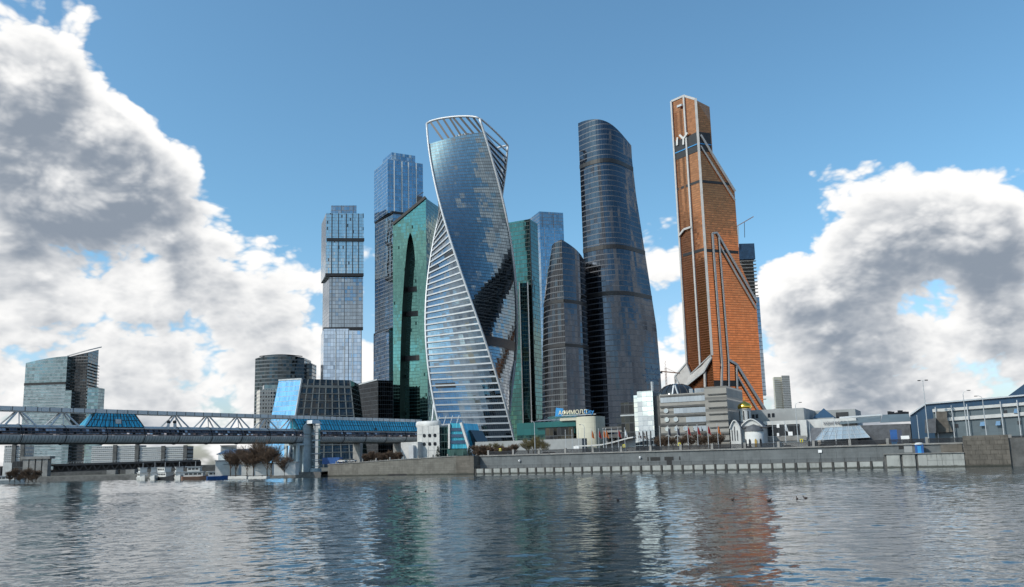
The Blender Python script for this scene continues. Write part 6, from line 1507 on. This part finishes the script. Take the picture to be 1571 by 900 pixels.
# notice on the wall, blue cabin, kiosk sign
q_ = bk(1258, 692, WALLD-.3); t_ = thing('notice_board', (q_.x, q_.y, ZQ), 'small white notice on a post before the granite wall', 'sign')
mb = MB(); mb.box((q_.x, q_.y, q_.z-.5), (1.2, .08, 1.0), ang); mb.build('board', 'sign_white', t_); MB().tube([(q_.x, q_.y+.1, ZQ), (q_.x, q_.y+.1, q_.z+.3)], .05, 6).build('post', 'dark_metal', t_)
q_ = bs(spos(1410.5, 2.2, 688), 2.2, ZB); t_ = thing('portable_toilet', q_, 'blue portable toilet with white roof on the block quay', 'toilet cabin')
mb = MB(); mb.box((q_.x, q_.y, ZB+.02), (2.5, 2.0, 2.9), ang); mb.build('cabin', 'blue_paint', t_); mb = MB(); mb.lathe((q_.x, q_.y, ZB+2.92), [(1.35, 0), (1.3, .3), (.9, .6), (.1, .7)], 16); mb.build('roof', 'white_wall', t_); mb = MB(); a = q_-BN*1.04; mb.box((a.x, a.y, ZB+.2), (1.1, .06, 2.3), ang); mb.build('door', 'bright_blue', t_)
q_ = bk(1371, 665, 14); t_ = thing('information_pylon', (q_.x, q_.y, ZL), 'dark blue information pylon with light base before the stone hall', 'sign')
mb = MB(); mb.box((q_.x, q_.y, ZL), (1.8, .5, 1.6), ang); mb.build('light_base', 'bright_blue', t_); mb = MB(); mb.box((q_.x, q_.y, ZL+1.6), (2.2, .5, 4.2), ang); mb.build('panel', 'blue_paint', t_); mb = MB(); a = q_+BE*1.9; mb.box((a.x, a.y, ZL), (1.3, .5, 5.6), ang); mb.build('panel', 'letter_dark', t_)
for px_, d_, h_, lb in ((884, 16, 2.0, 'white rectangular sign board near the cream wall'), (1389, 13, 1.6, 'white board beside the blue information pylon')):
    q_ = bk(px_, 675, d_); t_ = thing('sign_board', (q_.x, q_.y, ZL), lb, 'sign'); mb = MB(); mb.box((q_.x, q_.y, ZL+2.2), (2.6, .15, 1.4), ang); mb.build('board', 'sign_white', t_)
    for sx in (-1, 1): a = q_+BE*sx; MB().tube([(a.x, a.y+.2, ZL), (a.x, a.y+.2, ZL+3)], .06, 6).build('post', 'grey_steel', t_)
for px_, lb in ((957, 'yellow crossing sign near the black annexe'), (1042, 'yellow crossing sign before the stone office block'), (1230, 'yellow crossing sign at the dark glass pavilion'), (767, 'yellow crossing sign below the twisted tower')):
    q_ = bk(px_, 680, 9); t_ = thing('road_sign', (q_.x, q_.y, ZL), lb, 'road sign', 'yellow road signs'); mb = MB(); mb.box((q_.x, q_.y, ZL+2.3), (1.0, .06, 1.3), ang); mb.build('plate', 'yellow_paint', t_); mb = MB(); a = q_-BN*.06; mb.box((a.x, a.y, ZL+2.6), (.4, .05, .7), ang); mb.build('symbol', 'blue_paint', t_); MB().tube([(q_.x, q_.y+.15, ZL), (q_.x, q_.y+.15, ZL+3.4)], .05, 6).build('post', 'grey_steel', t_)
# white underpass canopy wave
pts0 = [(885, 684), (905, 683.5), (925, 682), (945, 677.5), (965, 672), (973, 670.5)]
cp_ = thing('canopy', bk(930, 684, 18), 'long white wave-shaped canopy rising towards the mirrored corner', 'canopy'); cp_.location.z = ZL
mb = MB(); top = [bk(px_, py_, 18) for px_, py_ in pts0]
for a, c in zip(top, top[1:]): mb.beam(a, c, 3.0, .5)
mb.build('canopy_roof', 'white_wall', cp_)
mb = MB(); mb.face([Vector((p_.x, p_.y, ZL)) for p_ in (top[2]+BN*1.4, top[-1]+BN*1.4)] + [p_+BN*1.4+Vector((0, 0, -.3)) for p_ in top[:1:-1]]); mb.build('canopy_side', 'grey_wall', cp_)
# cars on the street
def car_proto(mat):
    r_ = {}
    prof = [(-2.1, .35), (2.1, .35), (2.15, .75), (1.95, .95), (1.0, 1.05), (-1.6, 1.05), (-2.1, .95)]
    mb = MB(); mb.prism([Vector((x, -.85, z)) for x, z in prof], Vector((0, 1.7, 0))); r_['body'] = mk_me(mb, 'body', mat)
    cab = [(-1.75, 1.05), (.95, 1.05), (.35, 1.5), (-1.2, 1.5)]
    mb = MB(); mb.prism([Vector((x, -.72, z)) for x, z in cab], Vector((0, 1.44, 0))); r_['cabin'] = mk_me(mb, 'cabin', 'pane_dark')
    mb = MB(); mb.box((-.43, 0, 1.5), (1.7, 1.36, .05)); r_['roof'] = mk_me(mb, 'roof', mat)
    mb = MB(); mb.tube([(0, -.12, 0), (0, .12, 0)], .33, 14); r_['wheel'] = mk_me(mb, 'wheel', 'rubber')
    return r_
CARS = {k: car_proto(m_) for k, m_ in (('white', 'white_wall'), ('yellow', 'ochre_paint'), ('silver', 'silver_paint'), ('black', 'black_paint'), ('blue', 'blue_paint'))}
def car(kind, pos, rz, lb):
    t_ = thing('parked_car', pos, lb, 'car', 'cars on the embankment street'); t_.rotation_euler.z = rz
    for k in ('body', 'cabin', 'roof'): o_ = bpy.data.objects.new(k, CARS[kind][k]); COL.objects.link(o_); o_.parent = t_
    for x in (-1.35, 1.3):
        for y in (-.8, .8): o_ = bpy.data.objects.new('wheel', CARS[kind]['wheel']); COL.objects.link(o_); o_.parent = t_; o_.location = (x, y, .33)
for px_, k, lb in ((1290, 'white', 'white car behind the railing before the sloping glass wall'), (1312, 'silver', 'silver car behind the railing right of the white car'), (1358, 'yellow', 'yellow car behind the railing before the grey stone hall'), (1402, 'yellow', 'yellow car behind the railing before the blue shed'), (848, 'white', 'white car left of the wave-shaped canopy'), (838, 'black', 'black car next to the white car near the shopping centre'), (1265, 'black', 'black car behind the railing left of the white car'), (1210, 'silver', 'silver car before the dark glass pavilion'), (905, 'silver', 'silver car under the wave-shaped canopy'), (1150, 'black', 'black car before the white church')):
    q_ = bk(px_, 680, 9.0); car(k, (q_.x, q_.y, ZL), ang, lb)
for px_, k, lb in ((525, 'white', 'white car on the ramp near the pier'), (540, 'silver', 'silver car on the ramp below the footbridge')):
    q_ = bk(px_, 700, 6.0); car(k, (q_.x, q_.y, 6.2), ang, lb)
q_ = bk(510, 702, 7); t_ = thing('blue_container', (q_.x, q_.y, 5.6), 'long dark blue container beside the pier on the stone wall', 'container')
mb = MB(); mb.box((q_.x, q_.y, 5.6), (10, 2.6, 3.0), ang); mb.build('container_box', 'blue_paint', t_)
for k in range(14): a = q_+BE*(-4.7+k*.72)-BN*1.33; MB().box((a.x, a.y, 5.7), (.16, .1, 2.8), ang).build('container_rib', 'blue_paint', t_)
# person on the lower promenade
q_ = bs(spos(875, 1.6, 716), 1.6, ZQ)
vs = {'pelvis': (0, 0, .95), 'chest': (0, 0, 1.38), 'neck': (0, 0, 1.52), 'head': (0, -.02, 1.64), 'crown': (0, -.01, 1.75)}
for sgn, nm in ((-1, 'l'), (1, 'r')): vs.update({'hip'+nm: (.1*sgn, 0, .9), 'knee'+nm: (.12*sgn, -.03, .5), 'ank'+nm: (.12*sgn, .02, .07), 'toe'+nm: (.13*sgn, -.14, .04), 'sh'+nm: (.2*sgn, 0, 1.42), 'elb'+nm: (.27*sgn, .02, 1.14), 'wri'+nm: (.25*sgn, -.1, .9)})
rad = {'pelvis': .15, 'chest': .17, 'neck': .06, 'head': .1, 'crown': .07, 'hip': .1, 'knee': .07, 'ank': .05, 'toe': .04, 'sh': .08, 'elb': .055, 'wri': .04}
keys = list(vs); ed = [('pelvis', 'chest'), ('chest', 'neck'), ('neck', 'head'), ('head', 'crown')] + [(a+n_s, b+n_s) if a not in ('pelvis', 'chest') else (a, b+n_s) for n_s in 'lr' for a, b in (('pelvis', 'hip'), ('hip', 'knee'), ('knee', 'ank'), ('ank', 'toe'), ('chest', 'sh'), ('sh', 'elb'), ('elb', 'wri'))]
me = bpy.data.meshes.new('person'); me.from_pydata([vs[k] for k in keys], [(keys.index(a), keys.index(b)) for a, b in ed], []); pe = bpy.data.objects.new('person', me); COL.objects.link(pe)
bm = bmesh.new(); bm.from_mesh(me); sk = bm.verts.layers.skin.verify()
for v_ in bm.verts:
    k = keys[v_.index] if v_.index >= 0 else None
    r_ = rad.get(k, rad.get(k[:-1] if k else '', .08)); v_[sk].radius = (r_, r_)
bm.verts.ensure_lookup_table(); bm.verts[0][sk].use_root = True; bm.to_mesh(me); bm.free()
pe.modifiers.new('skin', 'SKIN'); sb = pe.modifiers.new('smooth', 'SUBSURF'); sb.levels = sb.render_levels = 1
me.materials.append(MATS['dark_cloth']); pe.location = (q_.x, q_.y, ZQ); tag(pe, 'person in dark clothes standing on the lower promenade at the railing', 'person')
# ducks on the water
DK = ['left one of the pair below the slanted glass wing', 'right one of the pair below the slanted glass wing', 'alone left of the pair', 'alone in the dark reflection of the arched skyscraper', 'leftmost in the copper reflection', 'right of the copper reflection, alone', 'left one of the rightmost pair', 'right one of the rightmost pair']
for i, (px_, py_) in enumerate(((640, 755), (653, 754), (598, 762), (948, 768), (1124, 767), (1180, 769), (1223, 766), (1236, 765))):
    q_ = ground(px_, py_); mb = MB(); a_ = i*1.3; cs, sn = math.cos(a_), math.sin(a_)
    for x, z, r_ in (): pass
    pts = [(-.32, .12), (-.2, .12), (0, .12), (.18, .12), (.28, .12)]; mb.tube([(q_.x+cs*x, q_.y+sn*x, z) for x, z in pts], [.03, .12, .17, .13, .04], 8)
    mb.tube([(q_.x+cs*.2, q_.y+sn*.2, .15), (q_.x+cs*.27, q_.y+sn*.27, .33), (q_.x+cs*.33, q_.y+sn*.33, .4), (q_.x+cs*.45, q_.y+sn*.45, .38)], [.06, .05, .075, .02], 7)
    tag(mb.build('duck', 'skin_duck', smooth=True), 'small dark duck on the river, '+DK[i], 'duck', 'ducks on the river')
